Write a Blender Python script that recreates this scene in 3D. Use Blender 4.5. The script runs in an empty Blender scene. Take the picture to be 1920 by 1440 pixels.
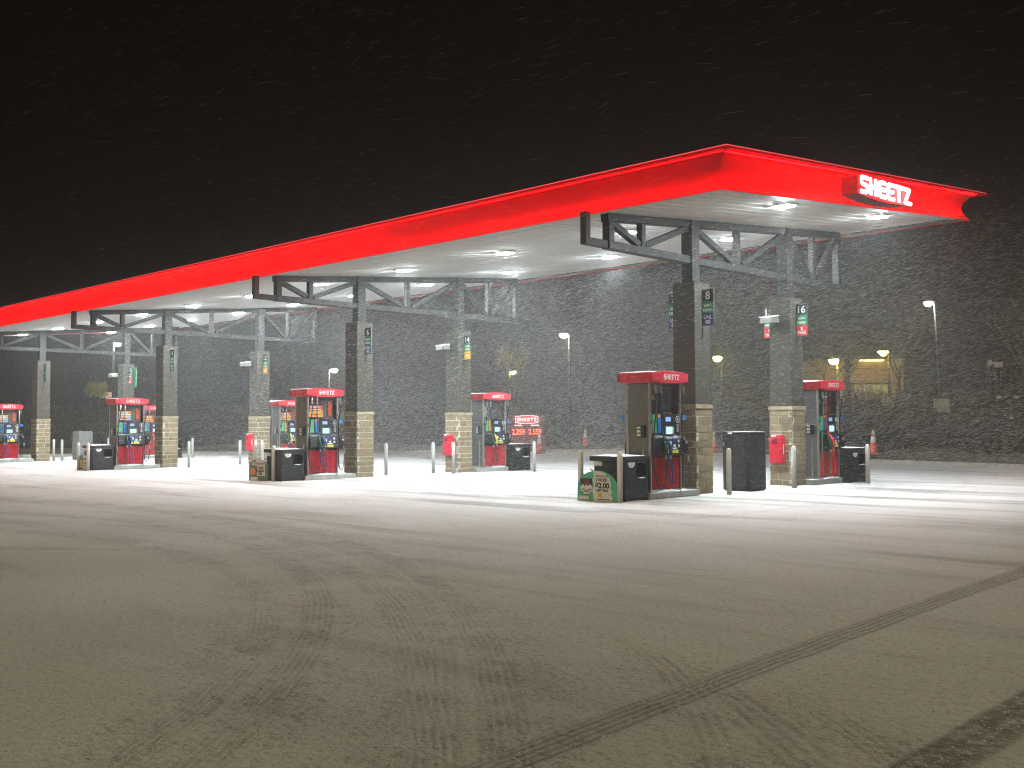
import bpy, bmesh, math, random
import numpy as np
from mathutils import Vector, Matrix
random.seed(7)
rng = np.random.default_rng(11)
R = math.radians
scn = bpy.context.scene
col = scn.collection

# ------------------------------------------------------------------ camera
cam_d = bpy.data.cameras.new("camera")
cam_o = bpy.data.objects.new("camera", cam_d)
col.objects.link(cam_o)
cam_d.sensor_width = 36.0
cam_d.lens = 36.878
cam_d.clip_start = 0.05
cam_d.clip_end = 1500
r_, u_, f_ = Vector((0.712518, 0.701632, -0.005609)), Vector((0.032017, -0.024526, 0.999186)), Vector((-0.700923, 0.712117, 0.039939))
M_ = Matrix((r_, u_, -f_)).transposed().to_4x4()
M_.translation = Vector((0, 0, 1.5))
cam_o.matrix_world = M_
scn.camera = cam_o

# ------------------------------------------------------------------ night sky, soft town glow, exposure
world = bpy.data.worlds.new("World")
scn.world = world
world.use_nodes = True
wb = world.node_tree.nodes["Background"]
wb.inputs[0].default_value = (0.0030, 0.0020, 0.0014, 1)
wb.inputs[1].default_value = 1.0

sun_d = bpy.data.lights.new("sun", "SUN")
sun_d.energy = 1.15
sun_d.color = (1.0, 0.85, 0.46)
sun_d.angle = R(28)
sun_o = bpy.data.objects.new("sun", sun_d)
sun_o.rotation_euler = Vector((-0.12, 0.80, -0.60)).to_track_quat('-Z', 'Y').to_euler()
sun_o.location = (10, -10, 30)
col.objects.link(sun_o)

scn.view_settings.view_transform = 'Standard'
scn.view_settings.look = 'None'
scn.view_settings.exposure = 0.0
scn.view_settings.gamma = 1.0
scn.view_settings.use_curve_mapping = False
scn.render.engine = 'CYCLES'
cy = scn.cycles
cy.max_bounces = 6
cy.diffuse_bounces = 4
cy.glossy_bounces = 3
cy.transmission_bounces = 3
cy.volume_bounces = 0
cy.caustics_reflective = False
cy.caustics_refractive = False
cy.sample_clamp_indirect = 4.0
cy.pixel_filter_type = 'BLACKMAN_HARRIS'
cy.filter_width = 1.1

# ------------------------------------------------------------------ helpers
def node_mat(name):
    m = bpy.data.materials.new(name)
    m.use_nodes = True
    nt = m.node_tree
    nt.nodes.clear()
    out = nt.nodes.new("ShaderNodeOutputMaterial")
    return m, nt, out

def link(nt, a, b):
    nt.links.new(a, b)

def N(nt, typ, **kw):
    n = nt.nodes.new(typ)
    for k, v in kw.items():
        setattr(n, k, v)
    return n

def math_n(nt, op, a, b=None, c=None, clamp=False):
    n = nt.nodes.new("ShaderNodeMath")
    n.operation = op
    n.use_clamp = clamp
    for i, v in enumerate((a, b, c)):
        if v is None:
            continue
        if isinstance(v, (int, float)):
            n.inputs[i].default_value = v
        else:
            nt.links.new(v, n.inputs[i])
    return n.outputs[0]

def mixc(nt, fac, a, b):
    n = nt.nodes.new("ShaderNodeMix")
    n.data_type = 'RGBA'
    for i, v in ((0, fac), (6, a), (7, b)):
        if isinstance(v, (int, float)):
            n.inputs[i].default_value = v
        elif isinstance(v, tuple):
            n.inputs[i].default_value = (*v[:3], 1)
        else:
            nt.links.new(v, n.inputs[i])
    return n.outputs[2]

def ramp(nt, v, lo, hi, a=0.0, b=1.0):
    n = nt.nodes.new("ShaderNodeMapRange")
    n.interpolation_type = 'SMOOTHSTEP'
    n.inputs[1].default_value = lo
    n.inputs[2].default_value = hi
    n.inputs[3].default_value = a
    n.inputs[4].default_value = b
    nt.links.new(v, n.inputs[0])
    return n.outputs[0]

def noise(nt, vec, scale, detail=3.0, rough=0.55):
    n = nt.nodes.new("ShaderNodeTexNoise")
    n.inputs['Scale'].default_value = scale
    n.inputs['Detail'].default_value = detail
    n.inputs['Roughness'].default_value = rough
    if vec is not None:
        nt.links.new(vec, n.inputs['Vector'])
    return n.outputs[0]

def mapped(nt, vec, scale=(1, 1, 1), rot=(0, 0, 0)):
    n = nt.nodes.new("ShaderNodeMapping")
    n.inputs['Scale'].default_value = scale
    n.inputs['Rotation'].default_value = rot
    nt.links.new(vec, n.inputs['Vector'])
    return n.outputs[0]

def plain(name, color, rough=0.6, metal=0.0, var=0.18, scale=9.0, bump=0.0, bscale=60.0, snow=0.0, spec=0.5):
    """principled paint / metal / plastic with uneven tone, fine relief and wind-packed snow specks"""
    m, nt, out = node_mat(name)
    p = N(nt, "ShaderNodeBsdfPrincipled")
    tc = N(nt, "ShaderNodeTexCoord")
    v = tc.outputs['Object']
    n1 = noise(nt, v, scale, 4)
    dark = tuple(c * (1 - var) for c in color)
    lite = tuple(min(1, c * (1 + var)) for c in color)
    c = mixc(nt, ramp(nt, n1, 0.3, 0.7), dark, lite)
    if snow > 0:
        geo = N(nt, "ShaderNodeNewGeometry")
        n2 = noise(nt, v, 38.0, 5, 0.7)
        sp = ramp(nt, n2, 0.66 - 0.1 * snow, 0.78 - 0.1 * snow)
        c = mixc(nt, math_n(nt, 'MULTIPLY', sp, snow), c, (0.75, 0.77, 0.8))
    link(nt, c, p.inputs['Base Color'])
    link(nt, ramp(nt, noise(nt, v, scale * 2.3, 3), 0.25, 0.75, max(0.05, rough - 0.12), min(1, rough + 0.12)), p.inputs['Roughness'])
    p.inputs['Metallic'].default_value = metal
    p.inputs['Specular IOR Level'].default_value = spec
    if bump > 0:
        b = N(nt, "ShaderNodeBump")
        b.inputs['Strength'].default_value = bump
        b.inputs['Distance'].default_value = 0.01
        link(nt, noise(nt, v, bscale, 4), b.inputs['Height'])
        link(nt, b.outputs[0], p.inputs['Normal'])
    link(nt, p.outputs[0], out.inputs[0])
    return m

def glow(name, color, strength, base=(0.8, 0.8, 0.8)):
    m, nt, out = node_mat(name)
    p = N(nt, "ShaderNodeBsdfPrincipled")
    p.inputs['Base Color'].default_value = (*base, 1)
    p.inputs['Roughness'].default_value = 0.4
    p.inputs['Emission Color'].default_value = (*color, 1)
    p.inputs['Emission Strength'].default_value = strength
    link(nt, p.outputs[0], out.inputs[0])
    return m

class MB:
    def __init__(self):
        self.v = []
        self.f = []
        self.smooth = False
    def add(self, vs, fs):
        o = len(self.v)
        self.v += [tuple(p) for p in vs]
        self.f += [tuple(i + o for i in f) for f in fs]
        return self
    def box(self, x0, x1, y0, y1, z0, z1):
        vs = [(x, y, z) for z in (z0, z1) for x, y in ((x0, y0), (x1, y0), (x1, y1), (x0, y1))]
        return self.add(vs, [(3, 2, 1, 0), (4, 5, 6, 7), (0, 1, 5, 4), (1, 2, 6, 5), (2, 3, 7, 6), (3, 0, 4, 7)])
    def hexa(self, vs):
        return self.add(vs, [(3, 2, 1, 0), (4, 5, 6, 7), (0, 1, 5, 4), (1, 2, 6, 5), (2, 3, 7, 6), (3, 0, 4, 7)])
    def prism(self, poly, axis, a, b):
        """poly: 2D points; axis 'x': (y,z), 'y': (x,z), 'z': (x,y)"""
        def P(q, t):
            return {'x': (t, q[0], q[1]), 'y': (q[0], t, q[1]), 'z': (q[0], q[1], t)}[axis]
        n = len(poly)
        vs = [P(q, a) for q in poly] + [P(q, b) for q in poly]
        fs = [tuple(range(n - 1, -1, -1)), tuple(range(n, 2 * n))]
        fs += [(i, (i + 1) % n, n + (i + 1) % n, n + i) for i in range(n)]
        return self.add(vs, fs)
    def tube(self, pts, r, n=7, caps=True):
        pts = [Vector(p) for p in pts]
        rs = r if isinstance(r, (list, tuple)) else [r] * len(pts)
        vs, fs = [], []
        up = Vector((0.31, 0.17, 0.93)).normalized()
        for i, p in enumerate(pts):
            d = (pts[min(i + 1, len(pts) - 1)] - pts[max(i - 1, 0)]).normalized()
            a = d.cross(up)
            if a.length < 0.05:
                a = d.cross(Vector((1, 0, 0)))
            a.normalize()
            b = d.cross(a)
            for k in range(n):
                t = 2 * math.pi * k / n
                vs.append(p + (a * math.cos(t) + b * math.sin(t)) * rs[i])
        for i in range(len(pts) - 1):
            for k in range(n):
                k2 = (k + 1) % n
                fs.append((i * n + k, i * n + k2, (i + 1) * n + k2, (i + 1) * n + k))
        if caps:
            fs.append(tuple(range(n - 1, -1, -1)))
            m = (len(pts) - 1) * n
            fs.append(tuple(range(m, m + n)))
        return self.add(vs, fs)
    def lathe(self, prof, n=16, c=(0, 0)):
        vs, fs = [], []
        for (r, z) in prof:
            for k in range(n):
                t = 2 * math.pi * k / n
                vs.append((c[0] + r * math.cos(t), c[1] + r * math.sin(t), z))
        for i in range(len(prof) - 1):
            for k in range(n):
                k2 = (k + 1) % n
                fs.append((i * n + k, i * n + k2, (i + 1) * n + k2, (i + 1) * n + k))
        fs.append(tuple(range(n - 1, -1, -1)))
        m = (len(prof) - 1) * n
        fs.append(tuple(range(m, m + n)))
        return self.add(vs, fs)
    def beam(self, a, b, w, h, side=(1, 0, 0)):
        """rectangular bar from a to b; w along 'side', h across"""
        a, b = Vector(a), Vector(b)
        d = (b - a).normalized()
        s = Vector(side)
        s = (s - d * s.dot(d)).normalized()
        t = d.cross(s)
        vs = []
        for p in (a, b):
            for i, j in ((-1, -1), (1, -1), (1, 1), (-1, 1)):
                vs.append(p + s * (i * w / 2) + t * (j * h / 2))
        return self.add(vs, [(3, 2, 1, 0), (4, 5, 6, 7), (0, 1, 5, 4), (1, 2, 6, 5), (2, 3, 7, 6), (3, 0, 4, 7)])
    def mesh(self, name, mat, smooth=False):
        me = bpy.data.meshes.new(name)
        me.from_pydata(self.v, [], self.f)
        bm = bmesh.new()
        bm.from_mesh(me)
        bmesh.ops.recalc_face_normals(bm, faces=bm.faces)
        bm.to_mesh(me)
        bm.free()
        me.materials.append(mat)
        if smooth:
            for p in me.polygons:
                p.use_smooth = True
        return me

CACHE = {}
def obj(name, me, parent=None, loc=(0, 0, 0), rot=(0, 0, 0), scale=None, bevel=0.0, seg=1, label=None, kind=None):
    o = bpy.data.objects.new(name, me)
    col.objects.link(o)
    o.location = loc
    o.rotation_euler = rot
    if scale is not None:
        o.scale = scale
    if parent is not None:
        o.parent = parent
    if bevel > 0:
        b = o.modifiers.new("bevel", 'BEVEL')
        b.width = bevel
        b.segments = seg
        b.limit_method = 'ANGLE'
    if label:
        o['label'] = label
    if kind:
        o['kind'] = kind
    return o

def part(name, key, make, mat, parent, loc=(0, 0, 0), rot=(0, 0, 0), bevel=0.0, seg=1, smooth=False, scale=None, label=None, kind=None):
    """a child mesh; alike pieces share mesh data through the key"""
    k = (key, mat.name)
    if k not in CACHE:
        b = MB()
        make(b)
        CACHE[k] = b.mesh(name, mat, smooth)
    return obj(name, CACHE[k], parent, loc, rot, scale, bevel, seg, label, kind)

def boxp(name, mat, parent, x0, x1, y0, y1, z0, z1, bevel=0.0, seg=1, label=None, key=None):
    key = key or (name, round(x0, 4), round(x1, 4), round(y0, 4), round(y1, 4), round(z0, 4), round(z1, 4))
    return part(name, key, lambda b: b.box(x0, x1, y0, y1, z0, z1), mat, parent, bevel=bevel, seg=seg, label=label)

def tag(o, label, cat, group=None):
    o['label'] = label
    o['category'] = cat
    if group:
        o['group'] = group
    return o

def thing(name, label, cat, loc=(0, 0, 0), rot=(0, 0, 0), group=None):
    o = bpy.data.objects.new(name, None)
    col.objects.link(o)
    o.empty_display_size = 0.2
    o.location = loc
    o.rotation_euler = rot
    o['kind'] = 'thing'
    return tag(o, label, cat, group)

def rounded(x0, x1, y0, y1, r, n=5):
    pts = []
    for cx, cy_, a0 in ((x1 - r, y0 + r, -90), (x1 - r, y1 - r, 0), (x0 + r, y1 - r, 90), (x0 + r, y0 + r, 180)):
        for i in range(n + 1):
            a = R(a0 + 90 * i / n)
            pts.append((cx + r * math.cos(a), cy_ + r * math.sin(a)))
    return pts

FACE_X = (R(90), 0, R(90))      # text plane turned to look along +X
FACE_Y = (R(90), 0, 0)          # text plane turned to look along -Y

def text_mesh(s, size, mat, depth=0.002, width=None, bold=0.0):
    k = ('txt', s, size, mat.name, width, bold)
    if k in CACHE:
        return CACHE[k]
    cu = bpy.data.curves.new("text", 'FONT')
    cu.body = s
    cu.size = size
    cu.extrude = depth
    cu.offset = bold
    cu.align_x = 'CENTER'
    cu.align_y = 'CENTER'
    cu.space_line = 0.85
    o = bpy.data.objects.new("text", cu)
    col.objects.link(o)
    dg = bpy.context.evaluated_depsgraph_get()
    me = bpy.data.meshes.new_from_object(o.evaluated_get(dg))
    bpy.data.objects.remove(o)
    xs = [v.co.x for v in me.vertices]
    w = max(xs) - min(xs)
    cx = (max(xs) + min(xs)) / 2
    ys = [v.co.y for v in me.vertices]
    cyy = (max(ys) + min(ys)) / 2
    sx = (width / w) if width else 1.0
    for v in me.vertices:
        v.co.x = (v.co.x - cx) * sx
        v.co.y -= cyy
    me.materials.clear()
    me.materials.append(mat)
    me.name = "lettering"
    CACHE[k] = me
    return me

GLYPH = {
    'S': ([[(.86, 1), (.22, 1), (.04, .9), (.03, .66), (.18, .53), (.70, .50), (.86, .38), (.85, .12), (.68, 0), (0, 0)]], .9),
    'H': ([[(.08, 1), (.08, 0)], [(.80, 1), (.80, 0)], [(.08, .5), (.80, .5)]], .9),
    'E': ([[(.80, 1), (.26, 1), (.08, .88), (.08, .62), (.22, .5), (.72, .5)], [(.22, .5), (.07, .38), (.07, .12), (.26, 0), (.80, 0)]], .86),
    'T': ([[(0, 1), (.90, 1)], [(.45, 1), (.45, 0)]], .92),
    'Z': ([[(.03, 1), (.82, 1), (.06, 0), (.88, 0)]], .9),
}
def logo_mesh(width, height, weight, depth, mat, shear=0.0):
    k = ('logo', width, height, weight, depth, mat.name, shear)
    if k in CACHE:
        return CACHE[k]
    b = MB()
    tot = sum(GLYPH[c][1] for c in "SHEETZ") + 5 * 0.36
    sx = width / tot
    x = -width / 2
    for c in "SHEETZ":
        strokes, adv = GLYPH[c]
        for s in strokes:
            pts = []
            for px, py in s:
                yy = (py - 0.5) * (height - weight)
                pts.append((x + px * sx + shear * yy, yy, 0))
            d0 = (Vector(pts[0]) - Vector(pts[1])).normalized() * weight * 0.3
            d1 = (Vector(pts[-1]) - Vector(pts[-2])).normalized() * weight * 0.3
            pts[0] = tuple(Vector(pts[0]) + d0)
            pts[-1] = tuple(Vector(pts[-1]) + d1)
            fine = [pts[0]]
            for p_, q_ in zip(pts, pts[1:]):
                fine += [tuple(Vector(p_).lerp(Vector(q_), t)) for t in (0.12, 0.88)]
                fine.append(q_)
            b.tube(fine, weight / 2, 8)
        x += (adv + 0.36) * sx
    b.v = [(p[0], p[1], p[2] / (weight / 2) * depth) for p in b.v]
    me = b.mesh("lettering", mat)
    CACHE[k] = me
    return me

# ------------------------------------------------------------------ measures (metres; the camera stands at the origin, 1.5 m up)
CX = [-13.40 - 12.043 * i for i in range(4)]     # column lines
CY = [19.28, 23.34]                              # front and rear row
ZS, ZP, SLOPE = 1.948, 4.605, 0.088
def soffit(y):
    return 6.04 + SLOPE * (y - 19.3)
XR, XL, YF, YB = -10.42, -52.55, 15.95, 26.65
NUMW = {2: 'two', 4: 'four', 6: 'six', 8: 'eight', 10: 'ten', 12: 'twelve', 14: 'fourteen', 16: 'sixteen'}
PUMP = {(0, 0): 8, (1, 0): 6, (2, 0): 4, (3, 0): 2, (0, 1): 16, (1, 1): 14, (2, 1): 12, (3, 1): 10}

# ------------------------------------------------------------------ materials
M = {}
M['soffit'] = plain('white_soffit_metal', (0.88, 0.88, 0.875), 0.85, 0, 0.04, 3, spec=0.15)
M['red_fascia'] = plain('red_fascia_plastic', (0.80, 0.006, 0.010), 0.45, 0, 0.02, 2, spec=0.12)
M['gutter'] = plain('grey_gutter_metal', (0.10, 0.098, 0.095), 0.5, 0.3)
M['roof'] = plain('roof_deck_snow', (0.5, 0.5, 0.52), 0.9)
M['led'] = glow('red_light_strip', (1.0, 0.0004, 0.0008), 150, (0.5, 0.02, 0.02))
M['led_dim'] = glow('weak_red_light_strip', (1.0, 0.0004, 0.0008), 82, (0.5, 0.02, 0.02))
M['lens'] = glow('canopy_light_lens', (0.87, 0.985, 1.0), 1150)
M['housing'] = plain('light_housing', (0.75, 0.75, 0.75), 0.4)
M['steel'] = plain('grey_painted_steel', (0.034, 0.033, 0.032), 0.55, 0.0, 0.10, 6, 0.08, 90, 0.0, 0.22)
M['pier'] = plain('taupe_stucco', (0.054, 0.048, 0.037), 0.85, 0, 0.05, 3.5, 0.25, 140, 0.0)
M['mortar'] = plain('pale_mortar', (0.62, 0.59, 0.53), 0.9, 0, 0.2, 14, 0.5, 120, 0.55)
M['capstone'] = plain('cast_stone_cap', (0.33, 0.265, 0.175), 0.85, 0, 0.15, 7, 0.4, 70, 0.25)
M['red_plastic'] = plain('red_valance_plastic', (0.60, 0.030, 0.052), 0.36, 0, 0.07, 4, 0, 60, 0.08)
M['red_skirt'] = plain('red_skirt_vinyl', (0.52, 0.022, 0.034), 0.42, 0, 0.2, 9, 0.1, 30, 0.08)
M['white_print'] = plain('white_print', (0.85, 0.85, 0.85), 0.5, 0, 0.03)
M['stainless'] = plain('stainless_steel', (0.62, 0.61, 0.59), 0.36, 0.85, 0.08, 4, 0.05, 60, 0.12)
M['brown_panel'] = plain('brown_grey_side_panel', (0.130, 0.124, 0.112), 0.5, 0.1, 0.14, 3, 0.06, 60, 0.18)
M['grey_panel'] = plain('grey_side_panel', (0.22, 0.22, 0.215), 0.42, 0.45, 0.12, 3, 0.05, 60, 0.15)
M['black'] = plain('black_plastic', (0.010, 0.0105, 0.012), 0.45, 0, 0.25, 8, 0.05, 60, 0.10)
M['black_bin'] = plain('black_bin_plastic', (0.014, 0.015, 0.016), 0.5, 0, 0.3, 5, 0.15, 50, 0.15)
M['hole'] = plain('dark_cavity', (0.006, 0.006, 0.007), 0.8)
M['hose'] = plain('black_rubber_hose', (0.03, 0.032, 0.034), 0.42)
M['hose_blue'] = plain('blue_rubber_hose', (0.03, 0.06, 0.20), 0.42)
M['hose_green'] = plain('green_rubber_hose', (0.04, 0.15, 0.08), 0.42)
M['hose_red'] = plain('red_rubber_hose', (0.5, 0.03, 0.03), 0.42)
M['fitting'] = plain('bright_metal_fitting', (0.7, 0.7, 0.7), 0.3, 0.8)
M['green'] = plain('green_print', (0.025, 0.24, 0.10), 0.45)
M['green_light'] = plain('light_green_print', (0.10, 0.42, 0.22), 0.45)
M['green_grip'] = plain('green_nozzle_grip', (0.012, 0.09, 0.045), 0.4)
M['blue'] = plain('blue_print', (0.02, 0.06, 0.30), 0.45)
M['blue_light'] = plain('bright_blue_print', (0.03, 0.20, 0.62), 0.4)
M['amber'] = plain('amber_print', (0.75, 0.36, 0.03), 0.45)
M['orange'] = plain('orange_print', (0.80, 0.28, 0.08), 0.5)
M['yellow'] = plain('yellow_sticker', (0.80, 0.72, 0.06), 0.45)
M['sign_red'] = plain('red_print', (0.70, 0.025, 0.03), 0.45)
M['sign_black'] = plain('black_print', (0.012, 0.012, 0.013), 0.45)
M['dark_red'] = plain('dark_red_print', (0.16, 0.01, 0.015), 0.5)
M['screen'] = glow('lit_pump_screen', (0.55, 0.93, 1.0), 1.1, (0.1, 0.1, 0.1))
M['screen_blue'] = glow('lit_price_screen', (0.28, 0.50, 1.0), 0.9, (0.1, 0.1, 0.1))
M['concrete'] = plain('island_concrete', (0.40, 0.39, 0.36), 0.85, 0, 0.18, 5, 0.3, 60, 0.35)
M['snow'] = plain('settled_snow', (0.86, 0.87, 0.88), 0.75, 0, 0.04, 6, 0.4, 40, 0)
M['bollard'] = plain('pale_bollard_sleeve', (0.88, 0.88, 0.87), 0.40, 0.30, 0.03, 6, 0.0, 40, 0.0)
M['ext_red'] = plain('red_box_plastic', (0.66, 0.012, 0.040), 0.38, 0, 0.08, 5, 0.05, 40, 0.10)
M['cab_dark'] = plain('charcoal_cabinet_paint', (0.036, 0.036, 0.038), 0.5, 0.2, 0.15, 4, 0.1, 60, 0.2)
M['cab_grey'] = plain('lit_cabinet_and_hood_grey', (0.17, 0.17, 0.165), 0.5, 0.1, 0.1, 4, 0.1, 60, 0.15)  # plain grey on the hoods; on the far cabinet its lightness is painted light
M['cone'] = plain('orange_cone_rubber', (0.75, 0.10, 0.045), 0.5)
M['board_green'] = plain('green_board_print', (0.085, 0.42, 0.275), 0.5, 0, 0.06, 4, 0, 60, 0.10)
M['board_green_dark'] = plain('dull_green_board_print', (0.11, 0.20, 0.13), 0.5, 0, 0.1, 4, 0, 60, 0.10)
M['board_grey'] = plain('pale_board_print', (0.74, 0.69, 0.68), 0.5, 0, 0.05, 4, 0, 60, 0.10)
M['poster_red'] = plain('red_poster_print', (0.65, 0.10, 0.03), 0.5, 0, 0.4, 22)
M['poster_orange'] = plain('orange_poster_print', (0.75, 0.38, 0.08), 0.5, 0, 0.4, 18)
M['poster_blue'] = plain('pale_blue_poster_print', (0.35, 0.50, 0.65), 0.5, 0, 0.3, 18)
M['paper'] = plain('white_paper_towel', (0.8, 0.8, 0.8), 0.8)
M['sign_face'] = glow('lit_red_sign_face', (1.0, 0.006, 0.02), 0.75, (0.6, 0.01, 0.02))
M['sign_white'] = glow('lit_white_letters', (1.0, 0.98, 0.98), 2.6)
M['sign_box'] = plain('dark_red_sign_box', (0.10, 0.012, 0.014), 0.5)
M['pole'] = plain('galvanised_pole', (0.06, 0.06, 0.058), 0.5, 0.5)
M['pole_dark'] = plain('dark_weathered_pole', (0.05, 0.055, 0.06), 0.8, 0, 0.2)
M['lamp_white'] = glow('white_street_lamp_glass', (1.0, 0.96, 0.74), 170)
M['lamp_yellow'] = glow('yellow_street_lamp_glass', (1.0, 0.84, 0.12), 150)
M['lamp_small'] = glow('small_lamp_glass', (1.0, 0.8, 0.3), 60)
M['digits'] = glow('red_price_digits', (1.0, 0.10, 0.03), 5.0, (0.3, 0.02, 0.02))
M['price_white'] = glow('lit_white_price_heading', (1.0, 0.9, 0.9), 1.3)
M['price_red'] = glow('lit_red_price_panel', (1.0, 0.03, 0.06), 0.42, (0.4, 0.02, 0.03))
M['price_body'] = glow('dim_red_price_body', (1.0, 0.05, 0.06), 0.035, (0.14, 0.015, 0.018))
M['bark'] = plain('dark_bark', (0.055, 0.048, 0.040), 0.9, 0, 0.3, 20)
M['twig'] = plain('dry_twigs', (0.028, 0.025, 0.021), 0.9, 0, 0.3, 20)
M['lit_leaf'] = plain('lamplit_yellow_leaves', (0.45, 0.40, 0.06), 0.8, 0, 0.3, 20)  # yellow of the lamplight is put into the leaf colour
M['tan_wall'] = plain('tan_building_wall', (0.36, 0.24, 0.13), 0.85, 0, 0.15, 0.6, 0.2, 20)
M['window_lit'] = glow('lit_yellow_window', (1.0, 0.80, 0.25), 0.30, (0.3, 0.25, 0.1))
M['eave_light'] = glow('eave_light_tube', (1.0, 0.80, 0.25), 5.0)
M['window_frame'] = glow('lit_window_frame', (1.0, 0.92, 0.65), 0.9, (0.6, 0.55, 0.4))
M['dark_glass'] = plain('dark_window_glass', (0.05, 0.045, 0.03), 0.15)
M['kerb'] = plain('kerb_concrete', (0.33, 0.32, 0.29), 0.85, 0, 0.2, 2, 0.2, 40, 0.5)

def stone_material():
    m, nt, out = node_mat('tan_ashlar_stone')
    p = N(nt, "ShaderNodeBsdfPrincipled")
    tc = N(nt, "ShaderNodeTexCoord")
    oi = N(nt, "ShaderNodeObjectInfo")
    geo = N(nt, "ShaderNodeNewGeometry")
    pos = geo.outputs['Position']
    base = mixc(nt, oi.outputs['Random'], (0.165, 0.118, 0.066), (0.34, 0.255, 0.155))
    n1 = noise(nt, pos, 9, 5, 0.65)
    c = mixc(nt, ramp(nt, n1, 0.3, 0.72, 0, 0.65), base, (0.30, 0.225, 0.13))
    n2 = noise(nt, pos, 55, 5, 0.7)
    c = mixc(nt, ramp(nt, n2, 0.60, 0.74, 0, 0.5), c, (0.72, 0.72, 0.72))
    c = mixc(nt, ramp(nt, noise(nt, pos, 24, 4), 0.58, 0.75, 0, 0.5), c, (0.15, 0.11, 0.07))
    link(nt, c, p.inputs['Base Color'])
    p.inputs['Roughness'].default_value = 0.9
    b = N(nt, "ShaderNodeBump")
    b.inputs['Strength'].default_value = 0.7
    b.inputs['Distance'].default_value = 0.02
    link(nt, noise(nt, pos, 30, 5, 0.65), b.inputs['Height'])
    link(nt, b.outputs[0], p.inputs['Normal'])
    link(nt, p.outputs[0], out.inputs[0])
    return m
M['stone'] = stone_material()

# ------------------------------------------------------------------ the ground: wind-blown snow over asphalt, with tyre tracks
def track_group():
    g = bpy.data.node_groups.new("tyre_track", "ShaderNodeTree")
    itf = g.interface
    for nm, t in (("Position", "NodeSocketVector"), ("Centre", "NodeSocketVector"), ("Radius", "NodeSocketFloat"), ("Half", "NodeSocketFloat"), ("Clip Normal", "NodeSocketVector"), ("Clip", "NodeSocketFloat"), ("Ribs", "NodeSocketFloat")):
        itf.new_socket(nm, in_out='INPUT', socket_type=t)
    itf.new_socket("Mask", in_out='OUTPUT', socket_type="NodeSocketFloat")
    itf.new_socket("Rib", in_out='OUTPUT', socket_type="NodeSocketFloat")
    gi = g.nodes.new("NodeGroupInput")
    go = g.nodes.new("NodeGroupOutput")
    dv = N(g, "ShaderNodeVectorMath", operation='DISTANCE')
    link(g, gi.outputs['Position'], dv.inputs[0])
    link(g, gi.outputs['Centre'], dv.inputs[1])
    s = math_n(g, 'SUBTRACT', dv.outputs['Value'], gi.outputs['Radius'])
    q = math_n(g, 'DIVIDE', s, gi.outputs['Half'])
    a = math_n(g, 'ABSOLUTE', q)
    m = ramp(g, a, 0.78, 1.25, 1.0, 0.0)
    dt = N(g, "ShaderNodeVectorMath", operation='DOT_PRODUCT')
    link(g, gi.outputs['Position'], dt.inputs[0])
    link(g, gi.outputs['Clip Normal'], dt.inputs[1])
    c = math_n(g, 'SUBTRACT', dt.outputs['Value'], gi.outputs['Clip'])
    m = math_n(g, 'MULTIPLY', m, ramp(g, c, -0.6, 0.6))
    link(g, m, go.inputs['Mask'])
    rb = math_n(g, 'SINE', math_n(g, 'MULTIPLY', q, gi.outputs['Ribs']))
    link(g, math_n(g, 'MULTIPLY', rb, m), go.inputs['Rib'])
    return g

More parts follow.
